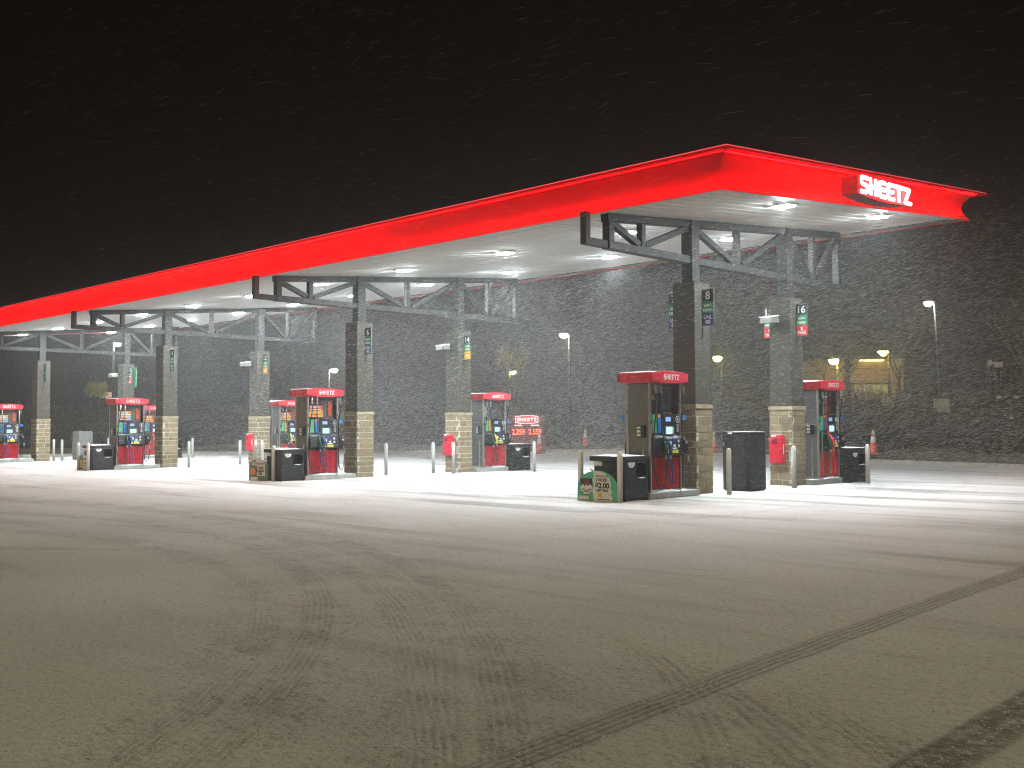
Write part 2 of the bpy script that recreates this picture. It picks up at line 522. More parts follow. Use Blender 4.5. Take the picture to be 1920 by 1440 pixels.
def ground_material():
    m, nt, out = node_mat('blown_snow_over_asphalt')
    p = N(nt, "ShaderNodeBsdfPrincipled")
    geo = N(nt, "ShaderNodeNewGeometry")
    pos0 = geo.outputs['Position']
    # slight wobble of the tracks
    wob = N(nt, "ShaderNodeTexNoise")
    wob.inputs['Scale'].default_value = 0.9
    wob.inputs['Detail'].default_value = 2
    link(nt, pos0, wob.inputs['Vector'])
    w1 = N(nt, "ShaderNodeVectorMath", operation='SUBTRACT')
    link(nt, wob.outputs['Color'], w1.inputs[0])
    w1.inputs[1].default_value = (.5, .5, .5)
    w2 = N(nt, "ShaderNodeVectorMath", operation='SCALE')
    link(nt, w1.outputs[0], w2.inputs[0])
    w2.inputs['Scale'].default_value = 0.07
    w3 = N(nt, "ShaderNodeVectorMath", operation='ADD')
    link(nt, pos0, w3.inputs[0])
    link(nt, w2.outputs[0], w3.inputs[1])
    w4 = N(nt, "ShaderNodeVectorMath", operation='MULTIPLY')
    link(nt, w3.outputs[0], w4.inputs[0])
    w4.inputs[1].default_value = (1, 1, 0)
    pos = w4.outputs[0]
    g = track_group()
    #      centre           radius   half  clip normal  clip  ribs  strength kind
    T = [((181.3, 18.17), 185.236, .120, (0, 1), 1.0, 14.0, 1.25, 'fresh'),
         ((150.0, 9.0), 152.03, .135, (0, -1), -9.5, 9.0, 1.1, 'churn'),
         ((-13.11, -4.55), 10.853, .12, (0, 1), 1.2, 17.0, .45, 'old'),
         ((-15.46, -6.66), 14.334, .13, (0, 1), 1.2, 17.0, .55, 'old'),
         ((-19.6, -15.29), 24.404, .12, (0, 1), 1.2, 17.0, .5, 'old'),
         ((-17.35, -10.45), 19.669, .13, (0, 1), 1.2, 17.0, .6, 'old'),
         ((-17.2, -10.1), 19.0, .10, (0, 1), 1.2, 11.0, .35, 'old'),
         ((-8.66, -0.49), 7.489, .10, (0, -1), -5.7, 10.0, .70, 'old'),
         ((-13.2, -8.34), 16.654, .15, (0, -1), -5.25, 12.0, .75, 'old'),
         ((-14.1, -9.3), 18.35, .10, (0, -1), -5.1, 12.0, .55, 'old'),
         ((-18.4, -12.8), 22.0, .75, (0, 1), 1.2, .5, .55, 'wide'),
         ((-13.11, -4.55), 10.853, .34, (0, 1), 1.2, .5, .9, 'wide'),
         ((-15.46, -6.66), 14.334, .36, (0, 1), 1.2, .5, 1.0, 'wide'),
         ((-19.6, -15.29), 24.404, .36, (0, 1), 1.2, .5, .8, 'wide'),
         ((-17.35, -10.45), 19.669, .42, (0, 1), 1.2, .5, 1.0, 'wide'),
         ((-13.6, -8.9), 17.4, .60, (0, -1), -5.4, .5, .9, 'wide'),
         ((-8.66, -0.49), 7.489, .22, (0, -1), -5.7, .5, .8, 'wide'),
         ((-30.0, 16.0), 20.3, .10, (0, 1), 11.0, 10.0, .40, 'old'),
         ((-24.5, 22.0), 14.9, .11, (0, 1), 13.0, 10.0, .45, 'old'),
         ((-22.0, -60.0), 74.2, .12, (0, 1), 0.0, 10.0, .35, 'old'),
         ((-22.0, -60.0), 72.6, .12, (0, 1), 0.0, 10.0, .35, 'old'),
         ((-13.4, -4.9), 12.4, .11, (0, 1), 1.2, 10.0, .30, 'old')]
    brk = noise(nt, pos0, 2.6, 5, 0.65)
    brk_old = ramp(nt, brk, 0.28, 0.60)
    brk_new = ramp(nt, brk, 0.18, 0.40)
    dark_sum, ribs_sum, churn_sum, wide_sum = None, None, None, None
    def acc(a, b, op='ADD'):
        return b if a is None else math_n(nt, op, a, b)
    for c, r, h, cn, cl, ribs, st, kd in T:
        n = N(nt, "ShaderNodeGroup")
        n.node_tree = g
        link(nt, pos, n.inputs['Position'])
        n.inputs['Centre'].default_value = (c[0], c[1], 0)
        n.inputs['Radius'].default_value = r
        n.inputs['Half'].default_value = h
        n.inputs['Clip Normal'].default_value = (cn[0], cn[1], 0)
        n.inputs['Clip'].default_value = cl
        n.inputs['Ribs'].default_value = ribs
        bk = brk_old if kd == 'old' else brk_new
        mk = math_n(nt, 'MULTIPLY', math_n(nt, 'MULTIPLY', n.outputs['Mask'], st), bk)
        if kd == 'wide':
            wide_sum = acc(wide_sum, math_n(nt, 'MULTIPLY', n.outputs['Mask'], st), 'MAXIMUM')
            continue
        dark_sum = acc(dark_sum, mk, 'MAXIMUM')
        ribs_sum = acc(ribs_sum, math_n(nt, 'MULTIPLY', math_n(nt, 'MULTIPLY', n.outputs['Rib'], st), bk))
        if kd == 'churn':
            churn_sum = acc(churn_sum, mk)
    # wind streaks: long in the wind's direction
    ws = mapped(nt, pos0, (0.10, 0.55, 1), (0, 0, R(12)))
    st1 = noise(nt, ws, 1.6, 5, 0.6)
    ws2 = mapped(nt, pos0, (0.045, 0.42, 1), (0, 0, R(4)))
    st2 = noise(nt, ws2, 1.4, 4, 0.55)
    under = N(nt, "ShaderNodeSeparateXYZ")
    link(nt, pos0, under.inputs[0])
    dx_ = math_n(nt, 'DIVIDE', math_n(nt, 'ABSOLUTE', math_n(nt, 'ADD', under.outputs['X'], 30.0)), 24.0)
    dy_ = math_n(nt, 'DIVIDE', math_n(nt, 'ABSOLUTE', math_n(nt, 'SUBTRACT', under.outputs['Y'], 21.5)), 8.0)
    sheltered = math_n(nt, 'MULTIPLY', ramp(nt, dx_, 0.8, 1.1, 1, 0), ramp(nt, dy_, 0.7, 1.1, 1, 0))
    scour = math_n(nt, 'MULTIPLY', sheltered, ramp(nt, st1, 0.40, 0.68, 0.08, 0.50))
    streak = math_n(nt, 'ADD', math_n(nt, 'MULTIPLY', ramp(nt, st1, 0.50, 0.72), 0.26), scour)
    streak = math_n(nt, 'ADD', streak, math_n(nt, 'MULTIPLY', ramp(nt, st2, 0.56, 0.68), 0.42))
    # grey slush specks, gathered near the tracks
    vor = N(nt, "ShaderNodeTexVoronoi")
    vor.inputs['Scale'].default_value = 16
    link(nt, pos0, vor.inputs['Vector'])
    sp = ramp(nt, vor.outputs['Distance'], 0.10, 0.26, 1, 0)
    spn = ramp(nt, noise(nt, pos0, 0.55, 4, 0.6), 0.47, 0.66)
    sp2 = ramp(nt, noise(nt, pos0, 11, 2, 0.6), 0.50, 0.62)
    sp = math_n(nt, 'MULTIPLY', math_n(nt, 'MULTIPLY', sp, spn), sp2)
    lump = noise(nt, pos0, 13, 3, 0.62)
    patch = ramp(nt, noise(nt, pos0, 1.3, 4, 0.6), 0.36, 0.62)
    churned = math_n(nt, 'MULTIPLY', math_n(nt, 'MULTIPLY', wide_sum, patch), ramp(nt, lump, 0.50, 0.60))
    worn = math_n(nt, 'MULTIPLY', wide_sum, patch)
    fine = noise(nt, pos0, 55, 4, 0.7)
    crust = noise(nt, pos0, 7.5, 5, 0.7)
    tone = noise(nt, pos0, 0.33, 4, 0.55)
    snow = mixc(nt, ramp(nt, tone, 0.3, 0.7), (0.76, 0.765, 0.77), (0.88, 0.885, 0.89))
    slush = (0.24, 0.235, 0.225)  # slush tone, also mixed in as painted shade of the fine grain
    amount = math_n(nt, 'ADD', streak, math_n(nt, 'MULTIPLY', dark_sum, 0.27))
    amount = math_n(nt, 'ADD', amount, math_n(nt, 'MULTIPLY', churned, 0.16))
    amount = math_n(nt, 'ADD', amount, math_n(nt, 'MULTIPLY', worn, 0.09))
    amount = math_n(nt, 'ADD', amount, math_n(nt, 'MULTIPLY', sp, 0.30))
    amount = math_n(nt, 'ADD', amount, math_n(nt, 'MULTIPLY', ribs_sum, 0.14))
    mid = noise(nt, pos0, 21, 5, 0.72)
    amount = math_n(nt, 'ADD', amount, ramp(nt, mid, 0.46, 0.70, 0, 0.36))
    amount = math_n(nt, 'ADD', amount, ramp(nt, fine, 0.47, 0.72, 0, 0.38))  # fine grain darkens the colour in place of shading on small bumps
    amount = math_n(nt, 'ADD', amount, ramp(nt, crust, 0.52, 0.78, 0, 0.20), clamp=True)
    c = mixc(nt, amount, snow, slush)
    c = mixc(nt, math_n(nt, 'MULTIPLY', churn_sum, ramp(nt, crust, 0.35, 0.6, 0.1, 0.8)), c, (0.26, 0.255, 0.245))
    link(nt, c, p.inputs['Base Color'])
    link(nt, ramp(nt, amount, 0, 0.9, 0.8, 0.72), p.inputs['Roughness'])
    p.inputs['Specular IOR Level'].default_value = 0.12
    # relief
    h = math_n(nt, 'MULTIPLY', fine, 0.014)
    h = math_n(nt, 'ADD', h, math_n(nt, 'MULTIPLY', crust, 0.020))
    h = math_n(nt, 'ADD', h, math_n(nt, 'MULTIPLY', churned, -0.022))
    h = math_n(nt, 'ADD', h, math_n(nt, 'MULTIPLY', mid, 0.030))
    h = math_n(nt, 'ADD', h, math_n(nt, 'MULTIPLY', dark_sum, -0.010))
    h = math_n(nt, 'ADD', h, math_n(nt, 'MULTIPLY', ribs_sum, -0.006))
    h = math_n(nt, 'ADD', h, math_n(nt, 'MULTIPLY', sp, 0.009))
    h = math_n(nt, 'ADD', h, math_n(nt, 'MULTIPLY', math_n(nt, 'MULTIPLY', churn_sum, noise(nt, pos0, 22, 3, 0.6)), 0.05))
    h = math_n(nt, 'ADD', h, math_n(nt, 'MULTIPLY', noise(nt, pos0, 1.1, 3), 0.035))
    b = N(nt, "ShaderNodeBump")
    b.inputs['Strength'].default_value = 0.9
    b.inputs['Distance'].default_value = 1.0
    link(nt, h, b.inputs['Height'])
    link(nt, b.outputs[0], p.inputs['Normal'])
    link(nt, p.outputs[0], out.inputs[0])
    return m
M['ground'] = ground_material()

gb = MB()
gx = [-400, -120, -80, -60, -50, -40, -30, -20, -15, -10, -5, 0, 5, 10, 20, 60, 300]
gy = [-200, -40, -10, 0, 5, 10, 15, 20, 25, 30, 40, 60, 90, 150, 400]
gb.add([(x, y, 0) for y in gy for x in gx], [(j * len(gx) + i, j * len(gx) + i + 1, (j + 1) * len(gx) + i + 1, (j + 1) * len(gx) + i) for j in range(len(gy) - 1) for i in range(len(gx) - 1)])
obj('ground', gb.mesh('ground', M['ground']), kind='structure')

# verge and wooded bank beyond the forecourt
EDGE = [(60, 30), (25, 36.6), (0, 36.2), (-12, 36.6), (-18.4, 38.8), (-23.3, 41.6), (-31, 44.5), (-39, 46.3), (-43.5, 42.0), (-47.5, 35.5), (-55.5, 29.8), (-56.5, 23.5), (-57.5, 17), (-62, 0), (-70, -25)]
OFFS = [(0.0, -0.05), (0.02, 0.12), (0.20, 0.13), (0.22, 0.125), (3.0, 0.16), (8.0, 0.35), (15.0, 1.2), (26.0, 2.6), (45.0, 3.4), (90.0, 4.5), (180.0, 6.0)]
def bank_point(i, t):
    a, b = EDGE[int(i)], EDGE[min(int(i) + 1, len(EDGE) - 1)]
    k = i - int(i)
    x, y = a[0] + (b[0] - a[0]) * k, a[1] + (b[1] - a[1]) * k
    r = math.hypot(x, y)
    return x * (1 + t / r), y * (1 + t / r)
def bank_z(t):
    for (a, za), (b, zb) in zip(OFFS, OFFS[1:]):
        if a <= t <= b:
            return za + (zb - za) * (t - a) / max(1e-6, b - a)
    return OFFS[-1][1]
def ground_z(x, y):
    """height of the bank at a place, 0 on the forecourt"""
    a = math.atan2(y, x)
    best = 0.0
    for p, q in zip(EDGE, EDGE[1:]):
        a0, a1 = math.atan2(p[1], p[0]), math.atan2(q[1], q[0])
        if min(a0, a1) <= a <= max(a0, a1):
            d = (math.cos(a), math.sin(a))
            ex, ey = q[0] - p[0], q[1] - p[1]
            den = d[0] * ey - d[1] * ex
            if abs(den) > 1e-9:
                rb = (p[0] * ey - p[1] * ex) / den
                t = math.hypot(x, y) - rb
                return bank_z(t) if t > 0 else 0.0
    return best
def verge_material():
    m, nt, out = node_mat('dead_grass_dusted_with_snow')
    p = N(nt, "ShaderNodeBsdfPrincipled")
    geo = N(nt, "ShaderNodeNewGeometry")
    pos = geo.outputs['Position']
    c = mixc(nt, ramp(nt, noise(nt, pos, 0.6, 5, 0.65), 0.35, 0.65), (0.07, 0.062, 0.045), (0.20, 0.19, 0.17))
    c = mixc(nt, ramp(nt, noise(nt, pos, 6, 5, 0.7), 0.45, 0.7), c, (0.07, 0.06, 0.04))
    link(nt, c, p.inputs['Base Color'])
    p.inputs['Roughness'].default_value = 0.95
    link(nt, p.outputs[0], out.inputs[0])
    return m
M['verge'] = verge_material()
def bank_material():
    m, nt, out = node_mat('dark_brushy_bank')
    p = N(nt, "ShaderNodeBsdfPrincipled")
    geo = N(nt, "ShaderNodeNewGeometry")
    pos = geo.outputs['Position']
    c = mixc(nt, ramp(nt, noise(nt, pos, 0.8, 6, 0.7), 0.35, 0.7), (0.028, 0.026, 0.022), (0.055, 0.052, 0.046))
    link(nt, c, p.inputs['Base Color'])
    p.inputs['Roughness'].default_value = 1.0
    link(nt, p.outputs[0], out.inputs[0])
    return m
M['bank'] = bank_material()
def strip(name, rings, mat, kind='structure', steps=4):
    b = MB()
    ii = [k / steps for k in range((len(EDGE) - 1) * steps + 1)]
    for (t, z) in rings:
        for i in ii:
            x, y = bank_point(min(i, len(EDGE) - 1 - 1e-6), t)
            j = 0 if t < 4 else (0.35 * math.sin(i * 7.1 + t) + 0.2 * math.sin(i * 17.3)) * min(1, t / 20)
            b.v.append((x, y, z + j))
    n = len(ii)
    for a in range(len(rings) - 1):
        for k in range(n - 1):
            b.f.append((a * n + k, a * n + k + 1, (a + 1) * n + k + 1, (a + 1) * n + k))
    return obj(name, b.mesh(name, mat), kind=kind)
strip('kerb', [(-0.16, -0.05), (-0.16, 0.135), (0.02, 0.14), (0.02, -0.05)], M['kerb'])
strip('verge', [(0.0, 0.126), (3.0, 0.16), (8.0, 0.35)], M['verge'])
strip('hill', [(7.9, 0.33)] + OFFS[6:], M['bank'])

# ------------------------------------------------------------------ the canopy
canopy = thing('fuel_canopy', 'long sloping fuel station canopy with glowing red fascia and white soffit', 'canopy', ((XR + XL) / 2, (YF + YB) / 2, 0))
ORG = Vector(canopy.location)
def canopy_part(name, b, mat, smooth=False, bevel=0.0, label=None):
    b.v = [tuple(Vector(p) - ORG) for p in b.v]
    return obj(name, b.mesh(name, mat, smooth), canopy, bevel=bevel, label=label)
# soffit planks
PW = 0.332
PX0, PX1 = XL + .10, XR - .10
npl = int(round((PX1 - PX0) / PW))
PW = (PX1 - PX0) / npl
pb = MB()
y0, y1 = YF + 0.10, YB
for (xa, xb_, za, zb) in ((0.0, PW - 0.060, 0.0, 0.12), (PW - 0.060, PW, 0.095, 0.12)):
    pb.hexa([(xa, y0, soffit(y0) + za), (xb_, y0, soffit(y0) + za), (xb_, y1, soffit(y1) + za), (xa, y1, soffit(y1) + za),
             (xa, y0, soffit(y0) + zb), (xb_, y0, soffit(y0) + zb), (xb_, y1, soffit(y1) + zb), (xa, y1, soffit(y1) + zb)])
pb.v = [(p[0], p[1] - ORG.y, p[2]) for p in pb.v]
plank_me = pb.mesh('soffit_plank', M['soffit'])
for i in range(npl):
    obj('soffit_plank', plank_me, canopy, (PX0 + i * PW - ORG.x, 0, 0))
# roof deck
b = MB()
ya, yb_ = YF + 0.24, YB + 0.45
b.hexa([(XL + .26, ya, soffit(ya) + .125), (XR - .26, ya, soffit(ya) + .125), (XR - .26, yb_, soffit(yb_) + .125), (XL + .26, yb_, soffit(yb_) + .125),
        (XL + .26, ya, soffit(ya) + .60), (XR - .26, ya, soffit(ya) + .60), (XR - .26, yb_, soffit(yb_) + .60), (XL + .26, yb_, soffit(yb_) + .60)])
canopy_part('roof_deck', b, M['roof'])
# concave fascia, swept round the four sides
prof = []
for i in range(15):
    h = 0.64 * i / 14
    prof.append((1.9 * h * h - 1.10 * h, h - 0.03))
prof += [(0.288, 0.632), (0.290, 0.606), (0.304, 0.606), (0.31, 0.652), (0.04, 0.662)]
bx0, bx1, by0, by1 = XL - 0.06, XR + 0.06, YF - 0.05, YB + 0.70
def fz(y, h):
    return soffit(y) + h
def corner(o, h, k):
    x = (bx0 - o) if k in (0, 3) else (bx1 + o)
    y = (by0 - o) if k in (0, 1) else (by1 + o)
    yb = by0 if k in (0, 1) else by1
    return (x, y, fz(yb, h))
for (k0, k1, nm) in ((0, 1, 'long'), (1, 2, 'end'), (2, 3, 'rear'), (3, 0, 'far')):
    b = MB()
    for o, h in prof:
        p0, p1 = Vector(corner(o, h, k0)), Vector(corner(o, h, k1))
        for t in (0, 0.25, 0.5, 0.75, 1.0):
            b.v.append(tuple(p0.lerp(p1, t)))
    n = 5
    for a in range(len(prof) - 1):
        for t in range(4):
            b.f.append((a * n + t, a * n + t + 1, (a + 1) * n + t + 1, (a + 1) * n + t))
    fo = canopy_part('fascia_panel', b, M['red_fascia'], True)
    md = fo.modifiers.new("solid", 'SOLIDIFY')
    md.thickness = 0.012
    md.offset = -1
# thin pale closing strips under the fascia, from its lower edge to the soffit planks
def closing(xa, xb_, ya, yb2):
    b = MB()
    b.hexa([(xa, ya, soffit(ya) - .036), (xb_, ya, soffit(ya) - .036), (xb_, yb2, soffit(yb2) - .036), (xa, yb2, soffit(yb2) - .036),
            (xa, ya, soffit(ya) - .031), (xb_, ya, soffit(ya) - .031), (xb_, yb2, soffit(yb2) - .031), (xa, yb2, soffit(yb2) - .031)])
    canopy_part('closing_strip', b, M['housing'])
closing(bx0 + .004, bx1 - .004, by0 + .004, YF + .115)
closing(PX1 - .012, bx1 - .004, YF + .118, YB)
closing(bx0 + .004, PX0 + .012, YF + .118, YB)
# grey gutter behind the soffit
b = MB()
ya, yb_ = YB + 0.003, YB + 0.685
b.hexa([(XL, ya, soffit(ya) - .02), (XR, ya, soffit(ya) - .02), (XR, yb_, soffit(yb_) - .02), (XL, yb_, soffit(yb_) - .02),
        (XL, ya, soffit(ya) + .06), (XR, ya, soffit(ya) + .06), (XR, yb_, soffit(yb_) + .06), (XL, yb_, soffit(yb_) + .06)])
canopy_part('gutter', b, M['gutter'])
# red light strips under the lip
def strip_light(pa, pb_, mat):
    b = MB()
    b.hexa([tuple(Vector(p) + Vector(d)) for d in ((0, 0, -.012), (0, 0, .004)) for p in (pa[0], pb_[0], pb_[1], pa[1])])
    canopy_part('light_strip', b, mat)
def lip(x, k, o):
    return (x, by0 - o, fz(by0, .628)) if k == 'f' else (x, by1 + o, fz(by1, .628))
xs_ = -19.75
strip_light((lip(bx0 - .2, 'f', .155), lip(bx0 - .2, 'f', .105)), (lip(xs_ - .06, 'f', .155), lip(xs_ - .06, 'f', .105)), M['led'])
strip_light((lip(xs_ + .06, 'f', .155), lip(xs_ + .06, 'f', .105)), (lip(bx1 + .12, 'f', .155), lip(bx1 + .12, 'f', .105)), M['led_dim'])
def side(y, o):
    k = (y - (by0 - .13)) / (by1 - by0 + .26)       # runs parallel to the lip at its own offset
    return (bx1 + o, y, soffit(by0) + k * (soffit(by1) - soffit(by0)) + .618)
b = MB()
strip_light((side(by0 - .05, .155), side(by0 - .05, .105)), (side(by1 - .05, .155), side(by1 - .05, .105)), M['led_dim'])
strip_light((lip(bx0 - .1, 'b', .155), lip(bx0 - .1, 'b', .105)), (lip(bx1 - .5, 'b', .155), lip(bx1 - .5, 'b', .105)), M['led_dim'])

# thin bright line along the outer edge of the lip
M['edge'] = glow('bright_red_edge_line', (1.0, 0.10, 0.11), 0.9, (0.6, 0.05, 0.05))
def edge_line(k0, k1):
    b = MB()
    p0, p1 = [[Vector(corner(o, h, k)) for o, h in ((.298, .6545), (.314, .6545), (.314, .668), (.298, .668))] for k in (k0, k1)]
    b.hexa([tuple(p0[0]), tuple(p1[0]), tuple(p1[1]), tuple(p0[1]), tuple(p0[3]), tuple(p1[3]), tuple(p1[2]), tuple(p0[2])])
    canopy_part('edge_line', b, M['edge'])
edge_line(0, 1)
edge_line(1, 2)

# canopy lights: two rows
ORD = ['first', 'second', 'third', 'fourth', 'fifth', 'sixth', 'seventh', 'eighth', 'ninth', 'tenth', 'last']
for row, ly in enumerate((19.22, 23.55)):
    for k in range(11):
        lx = -11.05 - 4.06 * k
        t = thing('canopy_light', f"bright square canopy light, {ORD[k]} from the sign end in the {'front' if row == 0 else 'rear'} row", 'ceiling light', (lx, ly, soffit(ly)), (math.atan(SLOPE), 0, 0), 'square lights under the canopy')
        def fr(b):
            for (x0, x1, y0, y1) in ((-.24, .24, -.24, -.165), (-.24, .24, .165, .24), (-.24, -.165, -.165, .165), (.165, .24, -.165, .165)):
                b.box(x0, x1, y0, y1, -.045, -.003)
        part('housing', 'clh', fr, M['housing'], t, bevel=0.006)
        part('lens', 'cll', lambda b: b.hexa([(-.155, -.155, -.064), (.155, -.155, -.064), (.155, .155, -.064), (-.155, .155, -.064), (-.165, -.165, -.046), (.165, -.165, -.046), (.165, .165, -.046), (-.165, .165, -.046)]), M['lens'], t)

# illuminated sign on the end fascia
sg = thing('canopy_sign', 'red illuminated canopy sign with thick white glowing letters', 'sign', (-9.93, 21.49, 6.48))
def barrel(w, h, bulge, n=12):
    up = [(-w / 2 + w * i / n, h / 2 + bulge * (1 - (2 * i / n - 1) ** 2)) for i in range(n + 1)]
    lo = [(w / 2 - w * i / n, -h / 2 - bulge * (1 - (2 * i / n - 1) ** 2)) for i in range(n + 1)]
    return [(a, b_) for a, b_ in up + lo]
SW, SH = 2.55, 0.37
def shear_s(poly):
    return [(y, z + .045 * y) for y, z in poly]
part('sign_box', 'sgb', lambda b: b.prism(shear_s(barrel(SW, SH, .075)), 'x', -.33, .0), M['sign_box'], sg)
part('sign_face', 'sgf', lambda b: b.prism(shear_s(barrel(SW - .03, SH - .02, .072)), 'x', .001, .02), M['sign_face'], sg)
lm = logo_mesh(2.24, 0.40, 0.098, 0.03, M['sign_white'])
lo = obj('lettering', lm, sg, (.045, 0, 0.0), FACE_X)
lo.matrix_local = Matrix(((0, 0, 1, .045), (1, 0, 0, 0), (.045, 1, 0, 0), (0, 0, 0, 1)))

# trusses
for i, cx in enumerate(CX):
    t = thing('roof_truss', f"grey steel roof truss over the columns signed {NUMW[PUMP[(i, 0)]]} and {NUMW[PUMP[(i, 1)]]}", 'truss', (cx, 21.3, 5.06), group='steel trusses under the canopy')
    def yz(y, z):
        return (0, y - 21.3, z - 5.06)
    def top(y):
        return soffit(y) - .085
    def mk(nm, a, b_, w, h, d=0.0):
        key = (nm, a, b_, w, h)
        part(nm, key, lambda b: b.beam(yz(*a), yz(*b_), w, h), M['steel'], t, bevel=0.006)
    mk('top_chord', (16.30, top(16.30)), (26.10, top(26.10)), .20, .155)
    mk('bottom_chord', (16.33, 5.14), (26.10, 5.14), .21, .16)
    mk('bracket_bar', (15.63, 5.145), (16.328, 5.145), .15, .145)
    mk('bracket_post', (15.705, 5.219), (15.705, soffit(15.7) - .006), .148, .147)
    mk('post', (16.42, 5.222), (16.42, top(16.42) - .08), .18, .17)
    mk('post', (17.50, 5.222), (17.50, top(17.50) - .08), .15, .13)
    mk('post', (21.15, 5.222), (21.15, top(21.15) - .08), .15, .13)
    mk('post', (24.70, 5.222), (24.70, top(24.70) - .08), .15, .13)
    mk('post', (26.03, 5.222), (26.03, top(26.03) - .08), .18, .135)
    for ya, yb_ in ((16.52, 17.40), (19.42, 20.98), (23.47, 24.56)):
        mk('diagonal', (ya, top(ya) - .10), (yb_, 5.27), .13, .13)
    for ya, yb_ in ((17.60, 19.13), (21.32, 23.20), (24.84, 25.93)):
        mk('diagonal', (ya, 5.27), (yb_, top(yb_) - .10), .13, .13)

# stones: five rough block shapes, shared and scaled
STONES = []
for s in range(6):
    bm = bmesh.new()
    bmesh.ops.create_cube(bm, size=1)
    bmesh.ops.subdivide_edges(bm, edges=bm.edges[:], cuts=2, use_grid_fill=True)
    for v in bm.verts:
        for a in range(3):
            lim = abs(v.co[a]) > 0.49
            if lim:
                v.co[a] *= 0.965 + 0.05 * random.random()
        if sum(abs(v.co[a]) > 0.45 for a in range(3)) >= 2:
            v.co *= 0.985
    me = bpy.data.meshes.new('stone')
    bm.to_mesh(me)
    bm.free()
    me.materials.append(M['stone'])
    STONES.append(me)

COURSES = [0.13, 0.18, 0.145, 0.125, 0.225, 0.16, 0.125, 0.175, 0.15, 0.185, 0.15]
sc_ = (1.845 - 0.0) / sum(COURSES)
COURSES = [c * sc_ for c in COURSES]
HW = 0.318
for (i, j), num in PUMP.items():
    cx, cy_ = CX[i], CY[j]
    extra = {8: 'dark front face', 6: 'blue and green pump flag', 4: 'plain pier', 2: 'last in the front row', 16: 'beside the tall charcoal cabinet', 14: 'amber pump flag', 12: 'white hooded fixture', 10: 'last in the rear row'}[num]
    desc = {8: 'stone based canopy column marked eight, nearest the camera', 6: 'stone based canopy column with sign six beside the poster topped pump', 4: 'stone based canopy column with sign four in the front row',
            2: 'stone based canopy column with sign two, last of the front row', 16: 'stone based canopy column with sign sixteen and a red box on it', 14: 'stone based canopy column with sign fourteen and amber panel',
            12: 'stone based canopy column with sign twelve and amber panel', 10: 'stone based canopy column with sign ten, last of the rear row'}[num]
    t = thing('canopy_column', desc, 'column', (cx, cy_, 0), group='stone based columns under the canopy')
    part('mortar_core', 'core', lambda b: b.box(-.305, .305, -.305, .305, 0, 1.848), M['mortar'], t)
    z = 0.0
    back = MB()
    for ci, h in enumerate(COURSES):
        for fi in range(4):                      # faces: +X, -Y, -X, +Y
            wide = (fi % 2 == ci % 2)
            half = HW if wide else HW - 0.094
            nst = random.choice((1, 1, 2, 2) if h < .15 else (1, 2, 2, 2, 3 if wide else 2))
            cuts = [-half] + sorted((-half + 2 * half * (k + 1) / nst + random.uniform(-.12, .12)) for k in range(nst - 1)) + [half]
            for a, c in zip(cuts, cuts[1:]):
                w, hh, dep = c - a - .019, h - .019, 0.10
                mid = (a + c) / 2
                out = HW - dep / 2 + random.uniform(-.006, .006)
                zc = z + h / 2
                if fi in (0, 1):
                    loc = (out, mid, zc) if fi == 0 else (mid, -out, zc)
                    sc = (dep, w, hh) if fi == 0 else (w, dep, hh)
                    obj('stone', random.choice(STONES), t, loc, (0, 0, 0), sc)
                else:
                    if fi == 2:
                        back.box(-out - dep / 2, -out + dep / 2, mid - w / 2, mid + w / 2, zc - hh / 2, zc + hh / 2)
                    else:
                        back.box(mid - w / 2, mid + w / 2, out - dep / 2, out + dep / 2, zc - hh / 2, zc + hh / 2)
        z += h
    obj('stone_facing', back.mesh('stone_facing', M['stone']), t, kind='stuff')
    part('capstone', 'cap', lambda b: b.box(-.332, .332, -.332, .332, 1.849, 1.948), M['capstone'], t, bevel=0.012, seg=2)
    part('pier', 'pier', lambda b: b.box(-.29, .29, -.29, .29, 1.949, ZP), M['pier'], t, bevel=0.006)
    part('pier_cap', 'piercap', lambda b: b.box(-.297, .297, -.297, .297, ZP + .001, ZP + .022), M['steel'], t)
    zt = soffit(cy_ - .14) - .004
    part('steel_post', ('sp', j), lambda b: b.box(-.145, .145, -.145, .145, ZP + .023, zt), M['steel'], t, bevel=0.008)

